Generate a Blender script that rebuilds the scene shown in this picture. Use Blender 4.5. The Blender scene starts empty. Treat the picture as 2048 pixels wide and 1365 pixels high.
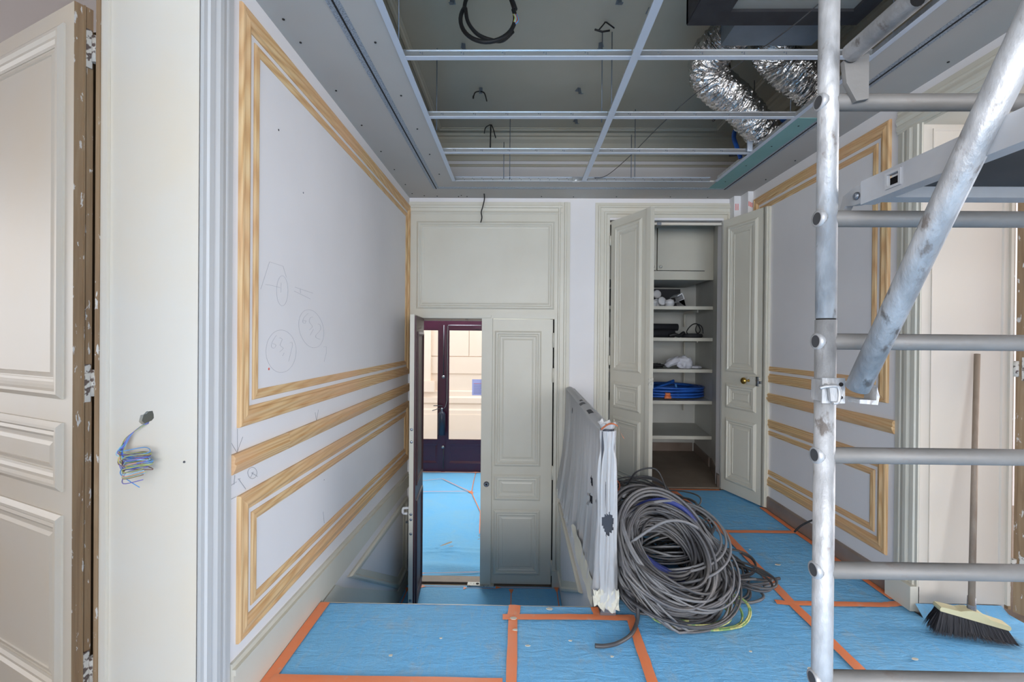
import bpy, math, random
from mathutils import Vector, Matrix, noise as mnoise

# ---------------------------------------------------------------- camera, world, light
scene = bpy.context.scene
COL = scene.collection
EYE = Vector((0.0, 0.0, 1.4))
YAW, PITCH, ROLL = 0.0153, -0.0038, 0.0084
_f = Vector((-math.sin(YAW)*math.cos(PITCH), math.cos(YAW)*math.cos(PITCH), math.sin(PITCH)))
_r = Vector((math.cos(YAW), math.sin(YAW), 0.0))
_u = _r.cross(_f)
_r2 = _r*math.cos(ROLL)+_u*math.sin(ROLL)
_u2 = -_r*math.sin(ROLL)+_u*math.cos(ROLL)
cam_d = bpy.data.cameras.new('camera')
cam_d.sensor_width = 36.0
cam_d.lens = 910.0/2048.0*36.0
cam_d.shift_y = -1.9/2048.0
cam_d.clip_start = 0.02
cam = bpy.data.objects.new('camera', cam_d)
COL.objects.link(cam)
_m = Matrix((( _r2.x, _u2.x, -_f.x, EYE.x), (_r2.y, _u2.y, -_f.y, EYE.y), (_r2.z, _u2.z, -_f.z, EYE.z), (0, 0, 0, 1)))
cam.matrix_world = _m
scene.camera = cam

world = bpy.data.worlds.new('overcast sky')
scene.world = world
world.use_nodes = True
bg = world.node_tree.nodes['Background']
bg.inputs[0].default_value = (0.93, 0.96, 1.0, 1)
bg.inputs[1].default_value = 1.7

def area(name, loc, target, sx, sy, power, col):
    d = bpy.data.lights.new(name, 'AREA')
    d.shape = 'RECTANGLE'; d.size = sx; d.size_y = sy
    d.energy = power; d.color = col
    o = bpy.data.objects.new(name, d); COL.objects.link(o)
    o.location = loc
    o.rotation_euler = (Vector(target)-Vector(loc)).to_track_quat('-Z', 'Y').to_euler()
    return o
# daylight entering by windows of both side rooms and by an unseen rear row, widened for light
area('daylight_rear_windows', (-0.7, -5.10, 1.70), (-0.7, 0, 1.6), 9.0, 2.1, 480, (0.965, 0.98, 1.0))
area('daylight_right_room_window', (8.40, 1.9, 1.65), (0, 1.9, 1.6), 3.4, 2.5, 235, (0.985, 0.985, 1.0))
area('daylight_left_room_window', (-7.40, 1.5, 1.65), (0, 1.5, 1.6), 2.8, 2.5, 74, (1.0, 0.985, 0.97))
# fill lamp added out of view above the street door to brighten the hall
area('daylight_street_transom', (-0.85, 7.80, 2.35), (-0.7, 5.6, -0.9), 2.0, 0.9, 95, (0.95, 0.98, 1.0))

vs = scene.view_settings
vs.view_transform = 'Standard'
vs.look = 'None'
vs.gamma = 1.0
vs.use_curve_mapping = False
vs.exposure = 0.42
scene.cycles.use_denoising = True
scene.cycles.max_bounces = 10
scene.cycles.diffuse_bounces = 6
scene.cycles.transparent_max_bounces = 24
scene.cycles.caustics_reflective = False
scene.cycles.caustics_refractive = False

RND = random.Random(7)

# ---------------------------------------------------------------- materials
def lin(c):
    return tuple(((x/12.92) if x <= 0.04045 else ((x+0.055)/1.055)**2.4) for x in c)+(1.0,)

def _new(name):
    m = bpy.data.materials.new(name); m.use_nodes = True
    nt = m.node_tree
    b = nt.nodes['Principled BSDF']
    return m, nt, b

def _coords(nt, scale=(1, 1, 1)):
    tc = nt.nodes.new('ShaderNodeTexCoord'); mp = nt.nodes.new('ShaderNodeMapping')
    mp.inputs['Scale'].default_value = scale
    nt.links.new(tc.outputs['Object'], mp.inputs['Vector'])
    return mp.outputs['Vector']

def _noise(nt, vec, scale, detail=4, rough=0.55, dist=0.0):
    n = nt.nodes.new('ShaderNodeTexNoise')
    n.inputs['Scale'].default_value = scale; n.inputs['Detail'].default_value = detail
    n.inputs['Roughness'].default_value = rough; n.inputs['Distortion'].default_value = dist
    nt.links.new(vec, n.inputs['Vector'])
    return n.outputs[0]

def _ramp(nt, fac, stops):
    r = nt.nodes.new('ShaderNodeValToRGB')
    e = r.color_ramp.elements
    while len(e) < len(stops): e.new(0.5)
    for i, (p, c) in enumerate(stops):
        e[i].position = p; e[i].color = c if len(c) == 4 else tuple(c)+(1,)
    nt.links.new(fac, r.inputs[0])
    return r.outputs[0]

def _mix(nt, fac, a, b):
    m = nt.nodes.new('ShaderNodeMix'); m.data_type = 'RGBA'
    if isinstance(fac, (int, float)): m.inputs[0].default_value = fac
    else: nt.links.new(fac, m.inputs[0])
    for k, v in ((6, a), (7, b)):
        if isinstance(v, tuple): m.inputs[k].default_value = v
        else: nt.links.new(v, m.inputs[k])
    return m.outputs[2]

def _bump(nt, b, h, strength, dist=0.01):
    n = nt.nodes.new('ShaderNodeBump')
    n.inputs['Strength'].default_value = strength; n.inputs['Distance'].default_value = dist
    nt.links.new(h, n.inputs['Height']); nt.links.new(n.outputs[0], b.inputs['Normal'])

def mat(name, col, rough=0.5, metal=0.0, col2=None, vscale=3.0, lo=0.4, hi=0.7, bump=0.0, bscale=60.0, spec=0.5, stretch=(1, 1, 1), col3=None, v3=12.0, lo3=0.62, hi3=0.72):
    m, nt, b = _new(name)
    b.inputs['Roughness'].default_value = rough; b.inputs['Metallic'].default_value = metal
    b.inputs['Specular IOR Level'].default_value = spec
    c = lin(col)
    vec = _coords(nt, stretch)
    out = None
    if col2:
        f = _ramp(nt, _noise(nt, vec, vscale), [(lo, (0, 0, 0)), (hi, (1, 1, 1))])
        out = _mix(nt, f, c, lin(col2))
    if col3:
        f = _ramp(nt, _noise(nt, vec, v3, 6, 0.6), [(lo3, (0, 0, 0)), (hi3, (1, 1, 1))])
        out = _mix(nt, f, out if out else c, lin(col3))
    if out: nt.links.new(out, b.inputs['Base Color'])
    else: b.inputs['Base Color'].default_value = c
    if bump: _bump(nt, b, _noise(nt, vec, bscale, 5), bump, 0.004)
    return m

def pine(name, axis):
    m, nt, b = _new(name)
    b.inputs['Roughness'].default_value = 0.55
    s = [26, 26, 26]; s[axis] = 1.6
    vec = _coords(nt, tuple(s))
    n1 = _noise(nt, vec, 1.0, 3, 0.5, 0.6)
    w = nt.nodes.new('ShaderNodeTexWave'); w.wave_type = 'RINGS'
    w.inputs['Scale'].default_value = 1.0; w.inputs['Distortion'].default_value = 8.0
    w.inputs['Detail'].default_value = 2.0; w.inputs['Detail Scale'].default_value = 0.7
    nt.links.new(vec, w.inputs['Vector'])
    c1 = _ramp(nt, w.outputs[1], [(0.0, lin((0.875, 0.76, 0.58))), (0.6, lin((0.845, 0.705, 0.51))), (1.0, lin((0.775, 0.615, 0.425)))])
    vec2 = _coords(nt, (1, 1, 1))
    n2 = _ramp(nt, _noise(nt, vec2, 1.3, 2), [(0.42, (0, 0, 0)), (0.68, (1, 1, 1))])
    c2 = _mix(nt, n2, c1, lin((0.85, 0.68, 0.52)))
    f3 = _ramp(nt, n1, [(0.35, (0, 0, 0)), (0.75, (0.45, 0.45, 0.45))])
    c3 = _mix(nt, f3, c2, lin((0.77, 0.61, 0.42)))
    nt.links.new(c3, b.inputs['Base Color'])
    _bump(nt, b, n1, 0.08, 0.002)
    return m

def sheet_mat(name, dusty=1.0):
    m, nt, b = _new(name)
    b.inputs['Roughness'].default_value = 0.75
    b.inputs['Specular IOR Level'].default_value = 0.25
    vec = _coords(nt)
    base = _mix(nt, _ramp(nt, _noise(nt, vec, 2.2, 5), [(0.35, (0, 0, 0)), (0.7, (1, 1, 1))]), lin((0.45, 0.735, 0.935)), lin((0.50, 0.74, 0.90)))
    st = _coords(nt, (14, 3, 1))
    fl = _ramp(nt, _noise(nt, st, 3.0, 6, 0.7, 0.8), [(0.5, (0, 0, 0)), (0.78, (0.55*dusty, 0.55*dusty, 0.55*dusty))])
    c = _mix(nt, fl, base, lin((0.62, 0.74, 0.82)))
    d2 = _ramp(nt, _noise(nt, vec, 5.5, 8, 0.7), [(0.56, (0, 0, 0)), (0.72, (0.55*dusty, 0.55*dusty, 0.55*dusty))])
    c = _mix(nt, d2, c, lin((0.66, 0.72, 0.75)))
    sp = _ramp(nt, _noise(nt, vec, 60, 3, 0.6), [(0.70, (0, 0, 0)), (0.76, (0.8*dusty, 0.8*dusty, 0.8*dusty))])
    c = _mix(nt, sp, c, lin((0.68, 0.68, 0.66)))
    nt.links.new(c, b.inputs['Base Color'])
    h = nt.nodes.new('ShaderNodeMath'); h.operation = 'ADD'
    nt.links.new(_noise(nt, vec, 8, 6, 0.65, 0.5), h.inputs[0])
    k = nt.nodes.new('ShaderNodeMath'); k.operation = 'MULTIPLY'; k.inputs[1].default_value = 0.25
    nt.links.new(_noise(nt, _coords(nt, (90, 25, 40)), 3, 4), k.inputs[0])
    nt.links.new(k.outputs[0], h.inputs[1])
    tcw = nt.nodes.new('ShaderNodeTexCoord'); mpw = nt.nodes.new('ShaderNodeMapping')
    mpw.inputs['Scale'].default_value = (3.0, 13.0, 1); mpw.inputs['Rotation'].default_value = (0, 0, 0.7)
    nt.links.new(tcw.outputs['Object'], mpw.inputs['Vector'])
    wr = nt.nodes.new('ShaderNodeMath'); wr.operation = 'MULTIPLY'; wr.inputs[1].default_value = 0.9
    nt.links.new(_noise(nt, mpw.outputs['Vector'], 2.2, 5, 0.6, 1.2), wr.inputs[0])
    h2 = nt.nodes.new('ShaderNodeMath'); h2.operation = 'ADD'
    nt.links.new(h.outputs[0], h2.inputs[0]); nt.links.new(wr.outputs[0], h2.inputs[1])
    _bump(nt, b, h2.outputs[0], 0.5, 0.014)
    return m

def stripped_wood(name):
    m, nt, b = _new(name)
    b.inputs['Roughness'].default_value = 0.65
    vec = _coords(nt, (22, 22, 1.2))
    c = _ramp(nt, _noise(nt, vec, 1.4, 5, 0.6, 0.8), [(0.25, lin((0.50, 0.40, 0.30))), (0.5, lin((0.62, 0.515, 0.395))), (0.8, lin((0.71, 0.62, 0.50)))])
    fl = _ramp(nt, _noise(nt, _coords(nt, (9, 9, 2.4)), 6.0, 5, 0.62), [(0.62, (0, 0, 0)), (0.635, (1, 1, 1))])
    c = _mix(nt, fl, c, lin((0.86, 0.85, 0.83)))
    nt.links.new(c, b.inputs['Base Color'])
    _bump(nt, b, _noise(nt, vec, 2.5, 6), 0.3, 0.004)
    return m

def glass_mat():
    m = bpy.data.materials.new('door glass'); m.use_nodes = True
    nt = m.node_tree; nt.nodes.clear()
    o = nt.nodes.new('ShaderNodeOutputMaterial')
    t = nt.nodes.new('ShaderNodeBsdfTransparent'); g = nt.nodes.new('ShaderNodeBsdfGlossy')
    g.inputs['Roughness'].default_value = 0.02
    f = nt.nodes.new('ShaderNodeFresnel'); f.inputs[0].default_value = 1.45
    x = nt.nodes.new('ShaderNodeMixShader')
    nt.links.new(f.outputs[0], x.inputs[0]); nt.links.new(t.outputs[0], x.inputs[1]); nt.links.new(g.outputs[0], x.inputs[2])
    nt.links.new(x.outputs[0], o.inputs[0])
    return m

def plastic_mat(name, clear, col):
    m = bpy.data.materials.new(name); m.use_nodes = True
    nt = m.node_tree; nt.nodes.clear()
    o = nt.nodes.new('ShaderNodeOutputMaterial')
    t = nt.nodes.new('ShaderNodeBsdfTransparent'); t.inputs[0].default_value = (0.97, 0.98, 1, 1)
    d = nt.nodes.new('ShaderNodeBsdfDiffuse'); d.inputs[0].default_value = lin(col)
    tr = nt.nodes.new('ShaderNodeBsdfTranslucent'); tr.inputs[0].default_value = lin(col)
    g = nt.nodes.new('ShaderNodeBsdfGlossy'); g.inputs['Roughness'].default_value = 0.25
    tc = nt.nodes.new('ShaderNodeTexCoord'); n = nt.nodes.new('ShaderNodeTexNoise')
    n.inputs['Scale'].default_value = 18; n.inputs['Detail'].default_value = 4; n.inputs['Distortion'].default_value = 1.0
    mp = nt.nodes.new('ShaderNodeMapping'); mp.inputs['Scale'].default_value = (1, 1, 0.22)
    nt.links.new(tc.outputs['Object'], mp.inputs[0]); nt.links.new(mp.outputs[0], n.inputs[0])
    bp = nt.nodes.new('ShaderNodeBump'); bp.inputs['Strength'].default_value = 0.5; bp.inputs['Distance'].default_value = 0.01
    nt.links.new(n.outputs[0], bp.inputs['Height'])
    for s in (d, tr, g): nt.links.new(bp.outputs[0], s.inputs['Normal'])
    a = nt.nodes.new('ShaderNodeMixShader'); a.inputs[0].default_value = 0.45
    nt.links.new(d.outputs[0], a.inputs[1]); nt.links.new(tr.outputs[0], a.inputs[2])
    b = nt.nodes.new('ShaderNodeMixShader'); b.inputs[0].default_value = clear
    nt.links.new(a.outputs[0], b.inputs[1]); nt.links.new(t.outputs[0], b.inputs[2])
    c = nt.nodes.new('ShaderNodeMixShader'); c.inputs[0].default_value = 0.12
    nt.links.new(b.outputs[0], c.inputs[1]); nt.links.new(g.outputs[0], c.inputs[2])
    nt.links.new(c.outputs[0], o.inputs[0])
    return m

def foil_mat():
    m, nt, b = _new('crinkled foil')
    b.inputs['Metallic'].default_value = 1.0; b.inputs['Roughness'].default_value = 0.27
    b.inputs['Base Color'].default_value = lin((0.80, 0.79, 0.78))
    vec = _coords(nt)
    h = _noise(nt, vec, 22, 3, 0.6, 1.0)
    _bump(nt, b, h, 0.6, 0.02)
    return m

M = {}
M['wall'] = mat('white wall paint', (0.885, 0.875, 0.88), 0.62, col2=(0.865, 0.855, 0.86), vscale=1.3, bump=0.05, bscale=40)
M['cream'] = mat('cream satin paint', (0.815, 0.80, 0.75), 0.42, col2=(0.795, 0.775, 0.72), vscale=2.0, bump=0.05, bscale=30)
M['creamold'] = mat('aged ivory paint', (0.86, 0.84, 0.80), 0.45, col2=(0.87, 0.825, 0.75), vscale=1.1, lo=0.42, hi=0.62, bump=0.06, bscale=22)
M['cool'] = mat('white gloss trim paint', (0.765, 0.765, 0.765), 0.55, col2=(0.75, 0.75, 0.75), vscale=1.5, bump=0.04, bscale=25)
M['board'] = mat('raw plasterboard', (0.735, 0.72, 0.70), 0.8, col2=(0.705, 0.69, 0.67), vscale=1.2)
M['teal'] = mat('moisture board teal', (0.50, 0.66, 0.65), 0.8, col2=(0.47, 0.63, 0.62), vscale=3)
M['oldceil'] = mat('old ceiling paint', (0.74, 0.72, 0.66), 0.7, col2=(0.70, 0.675, 0.60), vscale=0.9)
M['bead'] = mat('perforated bead metal', (0.66, 0.70, 0.75), 0.5, 0.4, col2=(0.50, 0.53, 0.57), vscale=140, lo=0.45, hi=0.6)
M['dark'] = mat('dark gap', (0.13, 0.12, 0.12), 0.9)
M['pineX'] = pine('pine grain across', 0)
M['pineY'] = pine('pine grain deep', 1)
M['pineZ'] = pine('pine grain upright', 2)
M['sheet'] = sheet_mat('blue felt floor sheet')
M['sheet2'] = sheet_mat('blue felt sheet clean', 0.25)
M['tape'] = mat('orange tape', (0.95, 0.53, 0.33), 0.5, col2=(0.91, 0.56, 0.40), vscale=5, col3=(0.84, 0.67, 0.59), v3=14, lo3=0.60, hi3=0.78, bump=0.15, bscale=30)
M['stripped'] = stripped_wood('stripped door wood')
M['parquet'] = mat('dusty brown floor', (0.52, 0.46, 0.41), 0.6, col2=(0.58, 0.52, 0.46), vscale=3, col3=(0.42, 0.36, 0.31), v3=9)
M['plinth'] = mat('brown skirting', (0.56, 0.50, 0.46), 0.35, col2=(0.50, 0.43, 0.39), vscale=4)
M['galv'] = mat('bright galvanised steel', (0.86, 0.87, 0.88), 0.28, 0.9, col2=(0.78, 0.79, 0.80), vscale=8, stretch=(0.3, 6, 6))
M['galvflat'] = mat('white galvanised face', (0.80, 0.83, 0.88), 0.5, 0.25)
M['bracket'] = mat('grey hanger steel', (0.48, 0.52, 0.57), 0.45, 0.7)
M['tube'] = mat('weathered scaffold tube', (0.62, 0.62, 0.625), 0.46, 0.35, col2=(0.76, 0.76, 0.765), vscale=14, lo=0.42, hi=0.60, col3=(0.50, 0.47, 0.45), v3=26, lo3=0.60, hi3=0.68, bump=0.7, bscale=55, stretch=(1, 1, 0.5))
M['rung'] = mat('grimy rung tube', (0.47, 0.46, 0.45), 0.55, 0.2, col2=(0.53, 0.52, 0.51), vscale=9, lo=0.35, hi=0.65, col3=(0.47, 0.43, 0.41), v3=20, lo3=0.62, hi3=0.72, bump=0.25, bscale=45, stretch=(0.6, 1, 1))
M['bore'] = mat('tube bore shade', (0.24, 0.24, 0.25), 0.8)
M['jambwarm'] = mat('warm ivory paint', (0.80, 0.77, 0.73), 0.45, col2=(0.82, 0.78, 0.72), vscale=1.2, bump=0.05, bscale=22)
M['alu'] = mat('platform aluminium', (0.74, 0.745, 0.755), 0.45, 0.5, col2=(0.68, 0.685, 0.70), vscale=6, bump=0.08, bscale=30)
M['ply'] = mat('dark plywood deck', (0.20, 0.19, 0.19), 0.7, col2=(0.26, 0.24, 0.23), vscale=6)
M['foil'] = foil_mat()
M['zinc'] = mat('zinc duct plate', (0.53, 0.57, 0.62), 0.45, 0.6, col2=(0.48, 0.52, 0.56), vscale=4)
M['foam'] = mat('black foam lining', (0.20, 0.20, 0.215), 0.9, col2=(0.17, 0.165, 0.18), vscale=12, bump=0.2, bscale=80)
M['unit'] = mat('grey unit casing', (0.58, 0.58, 0.56), 0.6)
M['black'] = mat('black rubber', (0.10, 0.10, 0.11), 0.55)
M['cableg'] = mat('grey cable sheath', (0.37, 0.37, 0.385), 0.45, col2=(0.45, 0.44, 0.435), vscale=7)
M['cabled'] = mat('dark grey cable sheath', (0.27, 0.27, 0.285), 0.45, col2=(0.34, 0.33, 0.325), vscale=7)
M['cablel'] = mat('pale grey cable sheath', (0.49, 0.49, 0.50), 0.42, col2=(0.42, 0.42, 0.43), vscale=9)
M['cableb'] = mat('navy blue cable sheath', (0.17, 0.22, 0.47), 0.5, col2=(0.20, 0.25, 0.50), vscale=10)
M['cableblue'] = mat('bright blue cable sheath', (0.17, 0.40, 0.75), 0.45, col2=(0.14, 0.34, 0.68), vscale=10)
M['cabley'] = mat('yellow green wire', (0.71, 0.70, 0.45), 0.5, col2=(0.45, 0.60, 0.38), vscale=45, lo=0.48, hi=0.55)
M['orangewire'] = mat('orange wire', (0.80, 0.42, 0.28), 0.5)
M['brass'] = mat('brass', (0.78, 0.64, 0.34), 0.25, 1.0)
M['lock'] = mat('worn painted lock', (0.80, 0.79, 0.75), 0.45, col2=(0.62, 0.60, 0.56), vscale=40, lo=0.55, hi=0.65)
M['hinge'] = mat('paint caked hinge', (0.86, 0.85, 0.82), 0.5, col2=(0.42, 0.37, 0.35), vscale=45, lo=0.52, hi=0.58)
M['steel'] = mat('dull steel', (0.55, 0.57, 0.60), 0.35, 0.9)
M['purple'] = mat('dark plum gloss paint', (0.24, 0.085, 0.18), 0.16, col2=(0.26, 0.09, 0.19), vscale=6)
M['plumedge'] = mat('dark plum door face', (0.27, 0.12, 0.15), 0.5, col2=(0.23, 0.10, 0.13), vscale=4)
M['glass'] = glass_mat()
M['stone'] = mat('pale limestone', (0.94, 0.87, 0.80), 0.85, col2=(0.95, 0.89, 0.83), vscale=0.8)
M['street'] = mat('street asphalt', (0.55, 0.54, 0.52), 0.9)
M['paper'] = mat('pale lilac paper', (0.72, 0.72, 0.93), 0.7)
M['ink'] = mat('grey ink', (0.50, 0.48, 0.62), 0.7)
M['redink'] = mat('red print', (0.86, 0.38, 0.33), 0.7)
M['pencil'] = mat('pencil grey', (0.68, 0.68, 0.71), 0.7)
M['pencild'] = mat('dark pencil', (0.50, 0.51, 0.54), 0.7)
M['film'] = plastic_mat('milky plastic film', 0.24, (0.96, 0.96, 0.965))
M['cloth'] = mat('off white dust cloth', (0.80, 0.79, 0.74), 0.8)
M['iron'] = mat('dark railing iron', (0.22, 0.23, 0.26), 0.45, 0.3)
M['bristle'] = mat('black bristle', (0.16, 0.16, 0.18), 0.55)
M['broomwood'] = mat('pale broom wood', (0.82, 0.79, 0.64), 0.55, col2=(0.78, 0.74, 0.58), vscale=9)
M['stick'] = mat('dusty wooden stick', (0.60, 0.54, 0.48), 0.6, col2=(0.50, 0.43, 0.37), vscale=9, stretch=(3, 3, 0.5))
M['collar'] = mat('grey collar', (0.40, 0.41, 0.45), 0.5, col2=(0.55, 0.56, 0.58), vscale=60)
M['whiteplastic'] = mat('white plastic', (0.86, 0.86, 0.87), 0.4)
M['glovew'] = mat('white cloth', (0.80, 0.80, 0.83), 0.8)
M['closet'] = mat('closet paint', (0.80, 0.80, 0.78), 0.6, col2=(0.76, 0.755, 0.73), vscale=2)
M['box'] = mat('black carton', (0.15, 0.15, 0.17), 0.7)
M['flake'] = mat('plaster flake', (0.80, 0.78, 0.72), 0.8)
for nm, c in (('wblue', (0.36, 0.60, 0.84)), ('wgreen', (0.62, 0.66, 0.40)), ('wbrown', (0.50, 0.36, 0.31)), ('wviolet', (0.46, 0.44, 0.72)), ('wpink', (0.88, 0.65, 0.56)), ('wnavy', (0.25, 0.36, 0.70)), ('wlight', (0.62, 0.80, 0.88)), ('wyellow', (0.78, 0.76, 0.42))):
    M[nm] = mat('wire '+nm[1:], c, 0.4)

# ---------------------------------------------------------------- mesh helpers
class MB:
    def __init__(self): self.v = []; self.f = []; self.s = []
    def quad(self, *idx, smooth=False): self.f.append(tuple(idx)); self.s.append(smooth)
    def box(self, x0, x1, y0, y1, z0, z1):
        b = len(self.v)
        self.v += [(x, y, z) for z in (z0, z1) for y in (y0, y1) for x in (x0, x1)]
        for q in ((0, 2, 3, 1), (4, 5, 7, 6), (0, 1, 5, 4), (2, 6, 7, 3), (0, 4, 6, 2), (1, 3, 7, 5)):
            self.quad(*[b+i for i in q])
        return self
    def obox(self, O, A, B, C):
        """box spanned by vectors A, B, C from corner O"""
        b = len(self.v)
        O, A, B, C = map(Vector, (O, A, B, C))
        for k in range(8):
            self.v.append(tuple(O+(A if k & 1 else Vector())+(B if k & 2 else Vector())+(C if k & 4 else Vector())))
        for q in ((0, 2, 3, 1), (4, 5, 7, 6), (0, 1, 5, 4), (2, 6, 7, 3), (0, 4, 6, 2), (1, 3, 7, 5)):
            self.quad(*[b+i for i in q])
        return self
    def tube(self, pts, r, n=8, closed=False, caps=True, hollow=0.0):
        pts = [Vector(p) for p in pts]
        N = len(pts)
        rr = r if isinstance(r, (list, tuple)) else [r]*N
        tang = []
        for i in range(N):
            a = pts[(i-1) % N] if (closed or i > 0) else pts[i]
            c = pts[(i+1) % N] if (closed or i < N-1) else pts[i]
            t = (c-a); t = t.normalized() if t.length > 1e-9 else Vector((0, 0, 1))
            tang.append(t)
        up = Vector((0, 0, 1)) if abs(tang[0].z) < 0.9 else Vector((1, 0, 0))
        nrm = (up-tang[0]*up.dot(tang[0])).normalized()
        b = len(self.v)
        for i in range(N):
            nrm = (nrm-tang[i]*nrm.dot(tang[i]))
            nrm = nrm.normalized() if nrm.length > 1e-6 else tang[i].orthogonal().normalized()
            bi = tang[i].cross(nrm)
            for k in range(n):
                a = 2*math.pi*k/n
                self.v.append(tuple(pts[i]+(nrm*math.cos(a)+bi*math.sin(a))*rr[i]))
        for i in range(N if closed else N-1):
            j = (i+1) % N
            for k in range(n):
                k2 = (k+1) % n
                self.quad(b+i*n+k, b+i*n+k2, b+j*n+k2, b+j*n+k, smooth=True)
        if caps and not closed:
            self.quad(*[b+k for k in range(n)][::-1]); self.quad(*[b+(N-1)*n+k for k in range(n)])
        return self
    def lathe(self, O, axis, prof, n=20):
        """prof: (distance along axis, radius)"""
        O = Vector(O); axis = Vector(axis).normalized(); x = axis.orthogonal().normalized(); y = axis.cross(x)
        b = len(self.v)
        for d, r in prof:
            for k in range(n):
                a = 2*math.pi*k/n
                self.v.append(tuple(O+axis*d+(x*math.cos(a)+y*math.sin(a))*max(r, 1e-4)))
        for i in range(len(prof)-1):
            for k in range(n):
                k2 = (k+1) % n
                self.quad(b+i*n+k, b+i*n+k2, b+(i+1)*n+k2, b+(i+1)*n+k, smooth=True)
        self.quad(*[b+k for k in range(n)][::-1]); self.quad(*[b+(len(prof)-1)*n+k for k in range(n)])
        return self
    def prism(self, poly, O, A, B, N, h):
        """extrude a 2-D outline (a, b) by h along N"""
        O, A, B, N = map(Vector, (O, A, B, N))
        b = len(self.v); n = len(poly)
        for hh in (0, h):
            for a, c in poly: self.v.append(tuple(O+A*a+B*c+N*hh))
        self.quad(*[b+k for k in range(n)][::-1]); self.quad(*[b+n+k for k in range(n)])
        for k in range(n):
            k2 = (k+1) % n
            self.quad(b+k, b+k2, b+n+k2, b+n+k)
        return self
    def frame(self, rect, prof, O, A, B, N, sides=(0, 1, 2, 3)):
        """mitred moulding inside rect (a0, a1, b0, b1); prof: (inset, height)"""
        O, A, B, N = map(Vector, (O, A, B, N))
        a0, a1, b0, b1 = rect
        for s in sides:
            b = len(self.v); m = len(prof)
            for e in (0, 1):
                for d, h in prof:
                    c = [(a0+d, b0+d), (a1-d, b0+d), (a1-d, b1-d), (a0+d, b1-d)][(s+e) % 4]
                    self.v.append(tuple(O+A*c[0]+B*c[1]+N*h))
            for k in range(m-1): self.quad(b+k, b+k+1, b+m+k+1, b+m+k)
            self.quad(b+m-1, b, b+m, b+2*m-1)
            self.quad(*[b+k for k in range(m)][::-1]); self.quad(*[b+m+k for k in range(m)])
        return self
    def sweep(self, P0, P1, prof, A, N):
        """straight moulding from P0 to P1; prof: (along A, along N)"""
        P0, P1, A, N = map(Vector, (P0, P1, A, N))
        b = len(self.v); m = len(prof)
        for P in (P0, P1):
            for a, h in prof: self.v.append(tuple(P+A*a+N*h))
        for k in range(m):
            k2 = (k+1) % m
            self.quad(b+k, b+k2, b+m+k2, b+m+k)
        self.quad(*[b+k for k in range(m)][::-1]); self.quad(*[b+m+k for k in range(m)])
        return self
    def grid(self, rows, closed=False, smooth=True, skip=None):
        b = len(self.v); R = len(rows); C = len(rows[0])
        for r in rows: self.v += [tuple(p) for p in r]
        for i in range(R-1):
            for j in range(C if closed else C-1):
                if skip and skip(i, j): continue
                j2 = (j+1) % C
                self.quad(b+i*C+j, b+i*C+j2, b+(i+1)*C+j2, b+(i+1)*C+j, smooth=smooth)
        return self

def P_inv(parent):
    return Matrix.Translation(parent.location).inverted()

def finish(o, label=None, cat=None, group=None, kind=None):
    if label: o['label'] = label
    if cat: o['category'] = cat
    if group: o['group'] = group
    if kind: o['kind'] = kind
    return o

WORLD_AT = {}
def add(name, mb, material, parent=None, label=None, cat=None, group=None, kind=None, flip=True):
    xs = [p[0] for p in mb.v]; ys = [p[1] for p in mb.v]; zs = [p[2] for p in mb.v]
    org = Vector(((min(xs)+max(xs))/2, (min(ys)+max(ys))/2, min(zs)))
    me = bpy.data.meshes.new(name)
    me.from_pydata([tuple(Vector(p)-org) for p in mb.v], [], mb.f)
    for pl, s in zip(me.polygons, mb.s): pl.use_smooth = s
    me.update()
    import bmesh
    bm = bmesh.new(); bm.from_mesh(me); bmesh.ops.recalc_face_normals(bm, faces=bm.faces); bm.to_mesh(me); bm.free()
    me.materials.append(M[material] if isinstance(material, str) else material)
    o = bpy.data.objects.new(name, me); COL.objects.link(o)
    WORLD_AT[o.name] = org
    if parent:
        o.parent = parent
        o.location = org-WORLD_AT[parent.name]
    else:
        o.location = org
    return finish(o, label, cat, group, kind)

def empty(name, loc, label, cat, group=None, kind=None):
    o = bpy.data.objects.new(name, None); COL.objects.link(o)
    o.empty_display_size = 0.1
    o.location = loc
    WORLD_AT[o.name] = Vector(loc)
    return finish(o, label, cat, group, kind)

def catmull(pts, n=8, closed=False):
    pts = [Vector(p) for p in pts]; out = []; N = len(pts)
    rng = range(N if closed else N-1)
    for i in rng:
        if closed: p0, p1, p2, p3 = pts[(i-1) % N], pts[i], pts[(i+1) % N], pts[(i+2) % N]
        else: p0, p1, p2, p3 = pts[max(i-1, 0)], pts[i], pts[i+1], pts[min(i+2, N-1)]
        for k in range(n):
            t = k/n
            out.append(0.5*((2*p1)+(p2-p0)*t+(2*p0-5*p1+4*p2-p3)*t*t+(3*p1-p0-3*p2+p3)*t**3))
    if not closed: out.append(pts[-1])
    return out

X_, Y_, Z_ = Vector((1, 0, 0)), Vector((0, 1, 0)), Vector((0, 0, 1))

# ---------------------------------------------------------------- the setting
XL, XR, YB, HC, HU, ZL = -1.055, 2.083, 4.33, 2.733, 3.30, -0.955

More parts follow.
